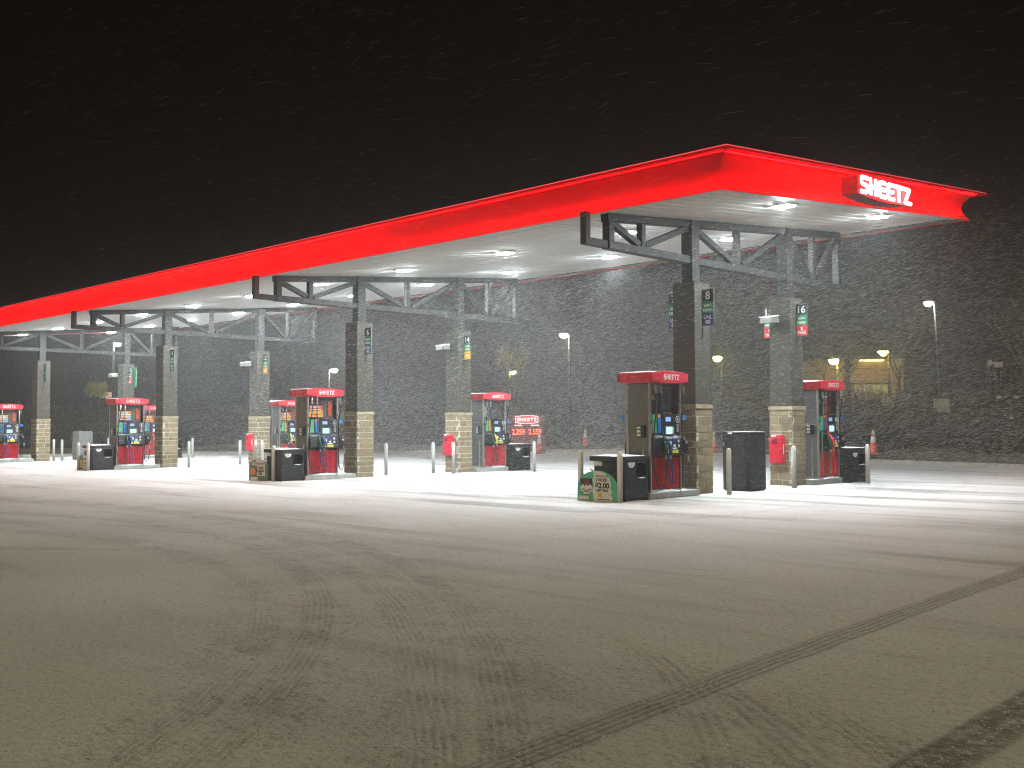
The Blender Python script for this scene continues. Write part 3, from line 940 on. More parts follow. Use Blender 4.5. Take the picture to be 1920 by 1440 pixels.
# ------------------------------------------------------------------ pump number flags on the columns
def flag(num, x, y, sgn, third, txt3, label):
    """sgn +1: on the +X face; the plate stands out from the pier and looks towards -Y"""
    t = thing('pump_flag', label, 'pump sign', (x + sgn * .29, y, 3.675), group='pump number flags')
    w, h = .285, .26
    x0 = .02 if sgn > 0 else -.02 - w
    xm = x0 + w / 2
    part('back_plate', ('fbp', sgn), lambda b: b.box(x0 - .006, x0 + w + .006, -.012, .012, -.006, 3 * h + .006), M['gutter'], t, bevel=.003)
    part('bracket', ('fbr', sgn), lambda b: (b.box(min(0, sgn * .03), max(0, sgn * .03), -.02, .02, .62, .66), b.box(min(0, sgn * .03), max(0, sgn * .03), -.02, .02, .10, .14), b.tube([(sgn * .012, 0, -.28), (sgn * .012, 0, .80)], .010, 6)), M['pole_dark'], t)
    for k, m_ in enumerate((third, M['green'], M['sign_black'])):
        part(('fuel_panel', 'diesel_panel', 'number_panel')[k], ('fp', k, sgn), lambda b: b.box(x0, x0 + w, -.019, -.0125, k * h + .003, (k + 1) * h - .003), m_, t)
    def put(s, size, z, width=None, bold=0.0, nm='lettering'):
        obj(nm, text_mesh(s, size, M['white_print'], .002, width, bold), t, (xm, -.022, z), FACE_Y)
    put(str(num), .245, 2.5 * h, .20 if num > 9 else .115, .004, 'number')
    put("AUTO", .085, 1.66 * h, .19, .0015)
    put("DIESEL", .085, 1.27 * h, .235, .0015)
    if txt3 == "UNL":
        put("UNL", .125, .68 * h, .21, .002)
        put("88", .125, .27 * h, .13, .002)
    elif txt3 == "FREE":
        put("E", .10, .70 * h, .055, .002)
        put("FREE", .105, .30 * h, .215, .002)
    else:
        put("FLEX", .10, .5 * h, .19, .001)
for (i, j), num in PUMP.items():
    third, t3, word = (M['blue'], "UNL", 'blue') if j == 0 else ((M['sign_red'], "FREE", 'red') if num in (16, 10) else (M['amber'], "FLEX", 'amber'))
    flag(num, CX[i], CY[j], 1, third, t3, f"flag sign showing the number {NUMW[num]} with green and {word} panels on its pier")
flag(7, CX[0], CY[0], -1, M['blue'], "UNL", "mostly hidden blue and green flag behind the nearest pier")
flag(15, CX[0], CY[1], -1, M['sign_red'], "FREE", "half hidden flag showing a 1 beside the hooded fixture")

t = thing('green_plate', 'plain green plate standing out from the pier of sign ten', 'sign', (CX[3] + .29, CY[1] + .25, 3.5))
boxp('plate', M['green_light'], t, .04, .30, -.012, .012, .0, .95, bevel=.003)
boxp('bracket', M['pole_dark'], t, .0, .039, -.02, .02, .45, .50)

# hooded fixtures on the rear piers
for i in range(4):
    num = PUMP[(i, 1)]
    t = thing('hooded_fixture', f"small grey hooded fixture with snowy top on the pier of sign {NUMW[num]}", 'wall fixture', (CX[i] - .10, CY[1] - .29, 4.06), group='hooded fixtures on the rear piers')
    part('wall_plate', 'hfw', lambda b: b.box(-.05, .09, -.02, -.001, -.09, .07), M['steel'], t, bevel=.004)
    part('arm', 'hfa', lambda b: b.box(.0, .05, -.12, -.021, -.03, .02), M['steel'], t)
    part('hood', 'hfh', lambda b: b.hexa([(-.19, -.46, -.08), (.17, -.46, -.08), (.17, -.121, -.06), (-.19, -.121, -.06), (-.17, -.44, .05), (.15, -.44, .05), (.15, -.15, .10), (-.17, -.15, .10)]), M['cab_grey'], t, bevel=.008)
    part('snow_cap', 'hfs', lambda b: b.hexa([(-.20, -.47, .052), (.18, -.47, .052), (.18, -.14, .102), (-.20, -.14, .102), (-.19, -.46, .08), (.17, -.46, .08), (.17, -.15, .128), (-.19, -.15, .128)]), M['snow'], t, bevel=.01, seg=2)

# ------------------------------------------------------------------ dispensers
def hose_curve(ctrl, n=26):
    pts = [Vector(p) for p in ctrl]
    out = []
    P = [pts[0] * 2 - pts[1]] + pts + [pts[-1] * 2 - pts[-2]]
    per = max(2, n // (len(pts) - 1))
    for a in range(1, len(P) - 2):
        for k in range(per):
            s = k / per
            p0, p1, p2, p3 = P[a - 1], P[a], P[a + 1], P[a + 2]
            out.append(0.5 * ((2 * p1) + (p2 - p0) * s + (2 * p0 - 5 * p1 + 4 * p2 - p3) * s * s + (3 * p1 - p0 - 3 * p2 + p3) * s ** 3))
    out.append(pts[-1])
    return out

def dispenser(num, cx, yc, panel, poster, hoses, label):
    """body 0.62 x 1.07 m, two fuelling faces; local y runs from the -Y end"""
    t = thing('fuel_dispenser', label, 'fuel pump', (cx, yc - .535, 0), group='fuel dispensers')
    Xf = .31
    L = 1.07
    boxp('base', M['stainless'], t, -.30, .30, .01, L - .01, .131, .18, bevel=.006)
    # lower body and upper core
    boxp('lower_body', M['hole'], t, -.27, .27, .03, L - .03, .181, .85)
    boxp('upper_core', M['brown_panel'], t, -.13, .13, .05, L - .05, .851, 2.36)
    # end panels
    for y0, y1 in ((.0, .028), (L - .028, L)):
        boxp('end_panel', panel, t, -.27, .27, y0 + .012, y1 - .002, .181, 2.36, bevel=.004)
    for x in (-.285, .285):
        for y in (.012, L - .04):
            boxp('pillar', M['stainless'], t, x - .028, x + .028, y - .008, y + .036, .181, 2.36, bevel=.008, seg=2)
    boxp('end_trim', M['stainless'], t, .10, .135, -.004, .011, .181, 1.02, bevel=.003)
    boxp('call_box', M['black'], t, .0, .20, -.055, .010, 1.25, 1.50, bevel=.008)
    for k in range(3):
        boxp('call_window', M['paper'], t, .015, .105, -.060, -.056, 1.275 + k * .075, 1.325 + k * .075)
    # red pleated skirt on both fuelling faces
    def skirt(b, sg=1):
        n = 46
        pts = []
        for k in range(n + 1):
            y = .055 + (L - .11) * k / n
            x = .283 + (.009 if k % 2 else -.006) + .004 * math.sin(k * 1.7)
            pts.append((sg * x, y))
        o = len(b.v)
        for x, y in pts:
            b.v += [(x, y, .19), (x, y, .84)]
        for k in range(n):
            b.f.append((o + 2 * k, o + 2 * k + 2, o + 2 * k + 3, o + 2 * k + 1))
    for sg in (1, -1):
        part('skirt', ('skirt', sg), lambda b: skirt(b, sg), M['red_skirt'], t)
        part('sill', ('sill', sg), lambda b: b.box(min(sg * .27, sg * .30), max(sg * .27, sg * .30), .05, L - .05, .181, .196), M['black'], t)
    # consoles
    side_prof = [(.10, .86), (.34, .87), (.40, .92), (.37, 1.22), (.30, 1.30), (.29, 1.72), (.10, 1.75)]
    def console(b, sg):
        b.prism([(sg * x, z) for x, z in side_prof], 'y', .05, L - .05)
    for sg in (1, -1):
        part('console', ('cons', sg), lambda b: console(b, sg), M['black'], t, bevel=.012, seg=2)
        def head(b):
            pts = [(.40, 1.28), (.80, 1.28)] + [(.60 + .20 * math.cos(a), 1.66 + .11 * math.sin(a)) for a in [math.pi * k / 8 for k in range(9)]]
            b.prism(pts, 'x', min(sg * .20, sg * .325), max(sg * .20, sg * .325))
        part('console_head', ('head', sg), head, M['black'], t, bevel=.01)
    X1 = .326
    boxp('price_screen', M['screen_blue'], t, X1, X1 + .006, .50, .67, 1.575, 1.665)
    part('screen_surround', 'ssur', lambda b: b.prism(rounded(.455, .78, 1.29, 1.49, .03), 'x', X1, X1 + .010), M['gutter'], t)
    boxp('main_screen', M['screen'], t, X1 + .011, X1 + .016, .50, .715, 1.315, 1.465)
    boxp('button_column', M['white_print'], t, X1 + .011, X1 + .017, .735, .755, 1.33, 1.45)
    boxp('head_badge', M['sign_red'], t, X1, X1 + .006, .60, .72, 1.735, 1.752)
    # grade panel
    Xg = .295
    boxp('grade_panel', M['green_light'], t, Xg, Xg + .010, .085, .235, 1.34, 1.71)
    boxp('grade_panel', {'y': M['amber']}.get(hoses, M['blue_light']), t, Xg, Xg + .010, .265, .375, 1.34, 1.69, label=None)
    boxp('grade_tag', M['orange'], t, Xg + .001, Xg + .013, .262, .37, 1.66, 1.715)
    boxp('grade_label', M['board_grey'], t, .331, .340, .15, .37, 1.225, 1.262)
    # number ring and notices
    ring = [(.0, 0)]
    part('number_ring', 'ring', lambda b: b.tube([(Xg + .006, .955 + .065 * math.cos(a), 1.615 + .065 * math.sin(a)) for a in [2 * math.pi * k / 20 for k in range(21)]], .008, 5, False), M['white_print'], t)
    obj('number', text_mesh(str(num), .10, M['white_print'], .002, None, .002), t, (Xg + .006, .955, 1.615), FACE_X)
    for k, (w, z) in enumerate(((.07, 1.50), (.05, 1.455), (.08, 1.41), (.06, 1.37))):
        boxp('notice', M['board_grey'], t, Xg, Xg + .008, .955 - w / 2, .955 + w / 2, z - .012, z + .012)
    # card reader, keypad, stickers on the sloping shelf
    for k, (y0, y1, z0, z1, m_) in enumerate(((.49, .53, 1.11, 1.20, 'white_print'), (.57, .62, 1.08, 1.17, 'white_print'), (.66, .78, 1.13, 1.22, 'blue'), (.68, .76, 1.045, 1.105, 'board_grey'),
                                             (.84, .90, 1.14, 1.20, 'board_grey'), (.84, .90, 1.04, 1.10, 'board_grey'), (.47, .58, 1.005, 1.045, 'blue_light'), (.62, .80, 1.0, 1.035, 'white_print'))):
        xx = .37 + (1.22 - z0) / .30 * .03 + .004
        boxp(('card_reader', 'keypad', 'flag_sticker', 'reader_slot', 'notice', 'notice', 'price_button', 'price_strip')[k], M[m_], t, xx - .02, xx, y0, y1, z0, z1)
    for y0, y1 in ((.46, .58), (.62, .72), (.725, .83)):
        boxp('yellow_sticker', M['yellow'], t, .39, .405, y0, y1, .925, .985)
    # posters in the open upper bay
    if poster_kind(poster) == 'big':
        a, b_ = poster
        boxp('poster_box', M['black'], t, .132, .25, .085, .58, 1.76, 2.17, bevel=.004)
        boxp('poster', a, t, .251, .256, .10, .565, 1.97, 2.12)
        boxp('poster', b_, t, .251, .256, .10, .565, 1.785, 1.965)
        for k, (z, w, m_) in enumerate(((2.07, .30, 'white_print'), (2.00, .36, 'white_print'), (1.92, .30, 'yellow'), (1.86, .34, 'sign_red'), (1.815, .24, 'orange'))):
            boxp('print_band', M[m_], t, .257, .259, .14, .14 + w, z - .016, z + .016)
        boxp('topper', M['dark_red'], t, .135, .24, .12, .50, 2.19, 2.27, bevel=.01)
        boxp('side_poster', M['poster_red'], t, .135, .16, .80, .95, 1.83, 2.22)
    elif poster_kind(poster) == 'small':
        boxp('poster', poster[0], t, .135, .16, .10, .22, 1.80, 2.14)
        boxp('poster', poster[1], t, .135, .16, .24, .36, 1.80, 2.14)
        boxp('gauge', M['grey_panel'], t, .135, .18, .50, .60, 1.84, 2.05)
    else:
        boxp('valve_body', M['fitting'], t, .14, .26, .12, .26, 2.02, 2.12, bevel=.02, seg=2)
        boxp('inner_panel', M['grey_panel'], t, .135, .15, .42, .95, 1.80, 2.30)
        boxp('inner_cover', M['gutter'], t, .151, .17, .52, .86, 1.95, 2.24)
    # valance
    def valance(b):
        W, H2, bul = .435, .10, .035
        n = 12
        y0, y1 = -.09, L + .06
        ring_ = []
        b.box(-.40, .40, y0 + .004, y1 - .004, 2.372, 2.60)
    part('valance_core', 'valc', lambda b: b.hexa([(-.36, -.07, 2.362), (.36, -.07, 2.362), (.36, L + .04, 2.362), (-.36, L + .04, 2.362), (-.425, -.105, 2.575), (.425, -.105, 2.575), (.425, L + .075, 2.575), (-.425, L + .075, 2.575)]), M['red_plastic'], t, bevel=.008)
    for sg in (1, -1):
        def vface(b):
            yb = [(y + L / 2 - .015, z + 2.483) for y, z in barrel(L + .19, .165, .048)]
            b.prism(yb, 'x', min(sg * .432, sg * .448), max(sg * .432, sg * .448))
        vf = part('valance_face', ('vf', sg), vface, M['red_plastic'], t, bevel=.006)
        if sg == 1:
            obj('lettering', logo_mesh(.52, .112, .020, .004, M['white_print'], .12), vf, (.450, L / 2 + .02, 2.483), FACE_X)
    part('snow_cap', 'valsnow', lambda b: b.hexa([(-.41, -.09, 2.577), (.41, -.09, 2.577), (.41, .74, 2.577), (-.41, .74, 2.577), (-.39, -.07, 2.597), (.38, -.06, 2.594), (.34, .66, 2.588), (-.39, .70, 2.592)]), M['snow'], t)
    # blue tags on both faces
    boxp('blue_tag', M['blue_light'], t, .33, .345, L + .01, L + .115, 1.60, 1.71)
    boxp('tag_arm', M['black'], t, .325, .332, L - .04, L + .02, 1.64, 1.66)
    boxp('blue_tag', M['blue_light'], t, -.41, -.345, -.012, -.002, 1.59, 1.70)
    # hoses and nozzles
    grip = {'b': ('hose', 'hose_blue', 'hose'), 'r': ('hose_green', 'hose_red', 'hose'), 'y': ('hose', 'hose', 'hose')}[hoses]
    gripc = {'b': ('green_grip', 'blue', 'black'), 'r': ('green_grip', 'sign_red', 'black'), 'y': ('green_grip', 'yellow', 'black')}[hoses]
    defs = [  # hose control points, nozzle place
        ([(.36, .12, 2.36), (.40, .11, 2.05), (.42, -.02, 1.30), (.44, -.06, .75), (.44, .05, .33), (.44, .22, .24), (.45, .33, .40), (.45, .345, .70), (.44, .35, .90)], (.42, .34, 1.05), 0),
        ([(.36, .29, 2.36), (.38, .28, 2.0), (.37, .30, 1.65), (.38, .34, 1.3), (.44, .40, .95), (.46, .42, .60), (.46, .47, .34), (.46, .53, .30), (.46, .55, .45), (.46, .50, .75), (.45, .47, .90)], (.43, .47, 1.05), 1),
        ([(.35, L + .02, 2.36), (.37, L + .05, 2.05), (.34, L - .02, 1.6), (.34, L - .01, 1.0), (.35, L - .02, .45), (.36, L + .05, .27), (.36, L + .13, .33), (.36, L + .17, .60), (.36, L + .18, .86)], (.31, L + .12, 1.08), 2)]
    for pts, (nx, ny, nz), k in defs:
        h = part('hose', ('hose', k), lambda b: b.tube(hose_curve(pts, 40), .016, 7), M[grip[k]], t, smooth=True)
        def fit(b):
            a, c = Vector(pts[0]), Vector(pts[1])
            b.tube([a.lerp(c, q_) for q_ in (.02, .16, .18, .42, .46, .68)], [.020, .020, .027, .027, .022, .022], 8)
        part('coupling', ('coup', k), fit, M['fitting'], h)
        def fit2(b):
            a, c = Vector(pts[-1]), Vector(pts[-2])
            b.tube([a, a.lerp(c, .55)], .022, 8)
        part('coupling', ('coup2', k), fit2, M['fitting'], h)
        def noz(b):
            b.tube([(nx + .02, ny, nz - .17), (nx + .03, ny, nz - .06), (nx + .01, ny, nz + .05), (nx - .03, ny, nz + .14), (nx - .09, ny, nz + .20)], [.018, .026, .030, .024, .014], 8)
            b.tube([(nx + .045, ny, nz - .16), (nx + .085, ny, nz - .05), (nx + .05, ny, nz + .05)], .011, 6)
        nzl = part('nozzle', ('noz', k), noz, M[gripc[k]], t, smooth=True)
        def boot(b):
            b.hexa([(nx - .16, ny - .055, nz - .20), (nx - .03, ny - .055, nz - .22), (nx - .03, ny + .055, nz - .22), (nx - .16, ny + .055, nz - .20), (nx - .14, ny - .055, nz + .18), (nx - .02, ny - .055, nz + .10), (nx - .02, ny + .055, nz + .10), (nx - .14, ny + .055, nz + .18)])
        part('nozzle_boot', ('boot', k), boot, M['black'], t, bevel=.008)
    boxp('nozzle_label', M['board_grey'], t, .33, .36, L + .10, L + .145, 1.10, 1.15)
    return t

def poster_kind(p):
    return p if isinstance(p, str) else ('small' if len(p) == 3 else 'big')

DX = .18
DSP = {
    8: ('brown_panel', 'open', 'b', 'fuel pump numbered eight with brown side panel, nearest the camera'),
    6: ('brown_panel', (M['poster_red'], M['poster_orange']), 'b', 'fuel pump numbered six with a red and orange poster above its screens'),
    4: ('brown_panel', (M['poster_orange'], M['poster_blue']), 'b', 'fuel pump numbered four with an orange and pale blue poster'),
    2: ('brown_panel', (M['poster_orange'], M['poster_blue']), 'b', 'fuel pump cut by the frame edge beside the column of sign two'),
    16: ('grey_panel', 'open', 'r', 'fuel pump with red and green hoses beside the column of sign sixteen'),
    14: ('grey_panel', (M['poster_orange'], M['poster_blue'], 1), 'y', 'fuel pump with yellow and green nozzles beside the column of sign fourteen'),
    12: ('grey_panel', (M['poster_red'], M['poster_orange']), 'y', 'fuel pump half hidden behind pump six, beside the column of sign twelve'),
    10: ('grey_panel', (M['poster_red'], M['poster_orange']), 'r', 'fuel pump mostly hidden between pump four and its column'),
}
for (i, j), num in PUMP.items():
    pn, ps, hs, lb = DSP[num]
    yc = 17.63 if j == 0 else 24.53
    dispenser(num, CX[i] + DX, yc, M[pn], ps, hs, lb)
    isl = thing('pump_island', f"low concrete island under the pump of sign {NUMW[num]}", 'pump island', (CX[i] + DX, yc, 0), group='concrete pump islands')
    ya, yb_ = (-.62, 1.16) if j == 0 else (-.86, .72)
    part('slab', ('slab', j), lambda b: b.box(-.34, .34, ya, yb_, .0, .13), M['concrete'], isl, bevel=.015, seg=2)
    def drift(b):
        n = 10
        for k in range(n + 1):
            y = .10 + .8 * k / n - .45
            hgt = .05 * math.sin(math.pi * k / n) * (1 + .3 * math.sin(k * 2.3))
            b.v += [(.312, y, .132), (.325, y, .134 + hgt), (.338, y, .132)]
        for k in range(n):
            for q in range(2):
                b.f.append((k * 3 + q, k * 3 + q + 1, k * 3 + q + 4, k * 3 + q + 3))
    part('snow_drift', 'drift', drift, M['snow'], isl, smooth=True)

# ------------------------------------------------------------------ waste bins
def waste_bin(x0, x1, y0, y1, label):
    t = thing('waste_bin', label, 'bin', ((x0 + x1) / 2, (y0 + y1) / 2, 0), group='black waste bins on the pump islands')
    hx, hy = (x1 - x0) / 2, (y1 - y0) / 2
    kx = (round(hx, 3), round(hy, 3))
    part('body', ('bb', kx), lambda b: (b.box(-hx + .08, hx - .262, -hy + .05, hy - .02, 0.0, .78), b.box(-hx + .03, hx - .27, -hy + .09, hy - .02, .04, .52)), M['black_bin'], t, bevel=.02, seg=2)
    # front shell with a rounded opening
    def shell(b):
        outer = [(-hy + .02, .02), (hy - .02, .02), (hy - .02, .785), (-hy + .02, .785)]
        inner = rounded(-hy + .39, hy - .06, .45, .755, .10, 4)
        n = len(inner)
        vs = [(hx - .05, y, z) for y, z in inner] + [(hx, y, z) for y, z in inner]
        b.add(vs, [(k, (k + 1) % n, n + (k + 1) % n, n + k) for k in range(n)])
        m5 = n // 4
        y0_, y1_, z0_, z1_ = -hy + .02, hy - .02, .02, .785
        cor = [(y1_, z0_), (y1_, z1_), (y0_, z1_), (y0_, z0_)]
        outl = []
        for q in range(4):
            for k in range(m5):
                y, z = inner[q * m5 + k]
                if k == 0:
                    outl.append((y, z0_) if q == 0 else ((y1_, z) if q == 1 else ((y, z1_) if q == 2 else (y0_, z))))
                elif k == m5 - 1:
                    outl.append((y1_, z) if q == 0 else ((y, z1_) if q == 1 else ((y0_, z) if q == 2 else (y, z0_))))
                else:
                    outl.append(cor[q])
        b.add([(hx, y, z) for y, z in inner] + [(hx, y, z) for y, z in outl], [(k, (k + 1) % n, n + (k + 1) % n, n + k) for k in range(n)])
        b.box(hx - .26, hx - .001, -hy + .021, -hy + .05, .0, .784)
        b.box(hx - .26, hx - .001, hy - .05, hy - .021, .0, .784)
    part('front_shell', ('bs', kx), shell, M['black_bin'], t)
    part('cavity', ('bc', kx), lambda b: b.box(hx - .259, hx - .25, -hy + .06, hy - .06, .10, .765), M['hole'], t)
    def rim(b):
        r = rounded(-hy + .385, hy - .055, .445, .76, .10, 5)
        b.tube([(hx + .004, y, z) for y, z in r + r[:1]], .010, 6, False)
    part('opening_rim', ('br', kx), rim, M['black_bin'], t, smooth=True)
    part('lid', ('bl', kx), lambda b: b.box(-hx, hx + .01, -hy, hy, .79, .885), M['black_bin'], t, bevel=.015, seg=2)
    def paper(b):
        pts = [(-hy + .22 + .11 * math.cos(a), .765 + .11 * math.sin(a)) for a in [math.pi + math.pi * k / 8 for k in range(9)]]
        b.prism(pts, 'x', hx + .002, hx + .014)
    part('paper_towel', ('bp', kx), paper, M['paper'], t)
    part('paper_towel', ('bp2', kx), lambda b: b.box(-hx + .09, -hx + .30, -hy + .030, -hy + .048, .69, .775), M['paper'], t)
    part('handle', ('bh', kx), lambda b: b.tube([(-hx + .05, -hy + .06, .58), (-hx - .01, -hy + .04, .62), (-hx + .05, -hy + .02, .60)], .012, 6), M['black_bin'], t)
    def cap(b):
        n = 6
        g = [[(-hx + .01 + (2 * hx - .02) * a / n, -hy + .01 + (2 * hy - .02) * c / n, .887 + .030 * math.sin(math.pi * a / n) ** .5 * math.sin(math.pi * c / n) ** .5) for a in range(n + 1)] for c in range(n + 1)]
        for row_ in g:
            b.v += row_
        for c in range(n):
            for a in range(n):
                b.f.append((c * (n + 1) + a, c * (n + 1) + a + 1, (c + 1) * (n + 1) + a + 1, (c + 1) * (n + 1) + a))
    part('snow_cap', ('bsn', kx), cap, M['snow'], t, smooth=True)
    part('snow_ledge', ('bsl', kx), lambda b: b.tube([(hx + .012, -hy + .42, .458), (hx + .014, hy - .22, .452), (hx + .012, hy - .10, .458)], [.004, .016, .004], 6), M['snow'], t)
for i in range(4):
    a, c = PUMP[(i, 0)], PUMP[(i, 1)]
    waste_bin(CX[i] - .39, CX[i] + .505, 16.22, 16.99, f"black waste bin with snowy lid {'behind the arched green sale board' if i == 0 else ('in front of pump six behind the $5 board' if i == 1 else ('in front of pump four behind the narrow board' if i == 2 else 'in front of the pump of sign two'))}")
    waste_bin(CX[i] - .12, CX[i] + .78, 25.10, 25.95, f"black waste bin at the rear end of the island of sign {NUMW[c]}")

# ------------------------------------------------------------------ bollards
BOL = [(-13.95, 16.14, 'corner post at the left edge of the arched green sale board'), (-12.88, 16.07, 'corner post between the arched sale board and the black bin'),
       (-12.58, 19.43, 'post in front of the tall charcoal cabinet'), (-12.62, 22.25, 'post in front of the red box beside sign sixteen'), (-12.25, 25.25, 'post at the outer corner of the rear bin of sign sixteen'),
       (-25.59, 20.43, 'lone post beside the stone column of sign six'), (-25.52, 22.3, 'lone post left of the red box of sign fourteen'), (-24.62, 22.36, 'post in front of the stone column of sign fourteen'), (-23.75, 25.15, 'post beside the rear bin of sign fourteen'),
       (-25.28, 16.20, 'corner post beside the $5 board and bin'), (-26.4, 16.30, 'post behind the $5 board'),
       (-36.59, 19.74, 'post right of the stone column of sign four'), (-48.07, 26.13, 'distant post right of the column of sign four'), (-37.72, 22.6, 'lone post left of the red box of sign twelve'),
       (-36.30, 22.45, 'post just left of the red box of sign twelve'), (-36.0, 22.55, 'post in front of the column of sign twelve'), (-36.86, 16.0, 'corner post beside the narrow board and bin of pump four'), (-37.55, 15.95, 'post at the outer edge of the narrow board'),
       (-49.2, 19.75, 'post beside the stone column of sign two'), (-48.86, 19.99, 'second post from the stone column of sign two'), (-54.5, 24.75, 'distant post behind the bin of pump four')]
for x, y, lb in BOL:
    t = thing('bollard', 'pale metal bollard, ' + lb, 'bollard', (x, y, 0), group='pale bollards around the pump islands')
    part('sleeve', 'bol', lambda b: b.lathe([(.0565, 0), (.0565, .915), (.0555, .93)], 18), M['bollard'], t, smooth=True)
    part('dome', 'bold', lambda b: b.lathe([(.0555, .931), (.050, .955), (.034, .972), (.012, .980)], 14), M['bollard'], t, smooth=True)
    part('snow_cap', 'bols', lambda b: b.lathe([(.052, .957), (.044, .975), (.026, .992), (.006, .998)], 10), M['snow'], t, smooth=True)

# ------------------------------------------------------------------ sale boards between the front bollards
def arch(w, h, side_h, n=18):
    pts = [(-w / 2, 0), (w / 2, 0), (w / 2, side_h)]
    for k in range(1, n):
        a = math.pi * k / n
        pts.append((w / 2 * math.cos(a), side_h + (h - side_h) * math.sin(a)))
    pts.append((-w / 2, side_h))
    return pts
t = thing('sale_board', 'green arched sale board offering $2.00 off, strapped between two bollards', 'sign board', (-13.425, 16.03, 0), group='sale boards in front of the bins')
part('board', 'ab', lambda b: b.prism(arch(1.03, .605, .26), 'y', -.004, .012), M['board_green'], t)
def panel(b):
    pts = [(-.085, .012), (.36, .012), (.40, .09), (.34, .13), (.385, .20), (.335, .27), (.355, .33), (.32, .46)]
    pts += [(.20, .555), (.08, .588), (-.05, .598), (-.10, .597), (-.075, .50), (-.12, .42), (-.08, .30), (-.11, .20)]
    b.prism(pts, 'y', -.009, -.005)
part('pale_panel', 'abp', panel, M['board_grey'], t)
def put(s, size, x, z, width, bold=0.002, mat='sign_black'):
    obj('lettering', text_mesh(s, size, M[mat], .001, width, bold), t, (x, -.0115, z), FACE_Y)
put("WHY NOT GET", .05, .125, .495, .31)
put("2 PACKS?", .085, .12, .425, .29, .003)
put("$2.00", .145, .135, .305, .36, .006)
put("OFF TWO", .07, .135, .215, .30, .004)
boxp('yellow_mark', M['amber'], t, .03, .125, -.0115, -.0095, .085, .165)
def carton(b, x, z, s):
    b.prism([(x - s, z - s), (x + s, z - s), (x + s, z + .5 * s), (x, z + 1.5 * s), (x - s, z + .5 * s)], 'y', -.014, -.0095)
part('picture_backing', 'abk', lambda b: b.box(-.425, -.125, -.0085, -.0045, .30, .445), M['sign_black'], t)
part('carton_tops', 'abr', lambda b: b.box(-.335, -.20, -.0105, -.0086, .30, .425), M['dark_red'], t)
for x, z, s in ((-.365, .245, .06), (-.175, .245, .06), (-.27, .215, .075)):
    part('carton', ('carton', x), lambda b: carton(b, x, z, s), M['paper'], t)
    boxp('carton_mark', M['gutter'], t, x - s * .7, x + s * .7, -.0165, -.0142, z - s * .45, z - s * .15)
boxp('small_print', M['board_grey'], t, -.48, -.22, -.0075, -.0045, .03, .095)
boxp('print_line', M['gutter'], t, .0, .33, -.0115, -.0095, .03, .05)
boxp('strap', M['hole'], t, -.50, -.44, -.008, -.004, .325, .337)

t = thing('sale_board', 'dull green sale board with an orange picture and large $5', 'sign board', (-25.93, 16.12, 0), group='sale boards in front of the bins')
part('board', 'ab2', lambda b: b.prism(arch(.98, .60, .40), 'y', -.004, .012), M['board_green_dark'], t)
def panel2(b):
    b.prism([(-.06, .13), (.36, .13), (.36, .46), (.30, .53), (.15, .58), (0, .595), (-.10, .59), (-.10, .53), (-.33, .52), (-.33, .43), (-.06, .42)], 'y', -.009, -.005)
part('pale_panel', 'abp2', panel2, M['board_grey'], t)
put("$5", .14, .11, .20, .18, .006)
for k, (x0, x1, z) in enumerate(((-.02, .30, .38), (.03, .27, .335), (-.03, .31, .30), (-.04, .32, .265))):
    boxp('print_line', M['sign_black'], t, x0, x1, -.0115, -.0095, z - .012, z + .012)
for x0, x1, z in ((-.28, .30, .495), (-.24, .26, .465)):
    boxp('print_line', M['dark_red'], t, x0, x1, -.0115, -.0095, z - .009, z + .009)
def fruit(b, x, z, rx, rz, y0):
    b.prism([(x + rx * math.cos(2 * math.pi * k / 18) * (1 + .10 * math.sin(k * 2.4)), z + rz * math.sin(2 * math.pi * k / 18)) for k in range(18)], 'y', y0, -.0045)
part('orange_picture', 'fr1', lambda b: fruit(b, -.27, .25, .14, .11, -.010), M['orange'], t)
part('leaf_picture', 'fr2', lambda b: fruit(b, -.24, .36, .07, .045, -.008), M['green'], t)
part('dark_picture', 'fr3', lambda b: fruit(b, -.11, .28, .05, .07, -.0075), M['dark_red'], t)
boxp('snow_patch', M['snow'], t, -.34, .02, -.05, -.0045, .0, .10, bevel=.01, seg=2)

t = thing('sale_board', 'narrow dull sale board beside the bin of pump four', 'sign board', (-37.24, 15.98, 0), group='sale boards in front of the bins')
part('board', 'ab3', lambda b: b.prism(arch(.84, .56, .30), 'y', -.004, .012), M['board_green_dark'], t)
part('pale_panel', 'abp3', lambda b: b.prism([(.02, .04), (.40, .04), (.39, .38), (.30, .50), (.16, .545), (.04, .55)], 'y', -.009, -.005), M['board_grey'], t)
part('amber_picture', 'fr4', lambda b: b.box(-.20, -.04, -.0095, -.0045, .10, .36), M['amber'], t)
for x0, x1, z in ((.06, .34, .43), (.08, .36, .385), (.06, .33, .30), (.10, .36, .25), (.07, .30, .19), (.14, .30, .10)):
    boxp('print_line', M['sign_black'], t, x0, x1, -.0115, -.0095, z - .014, z + .014)

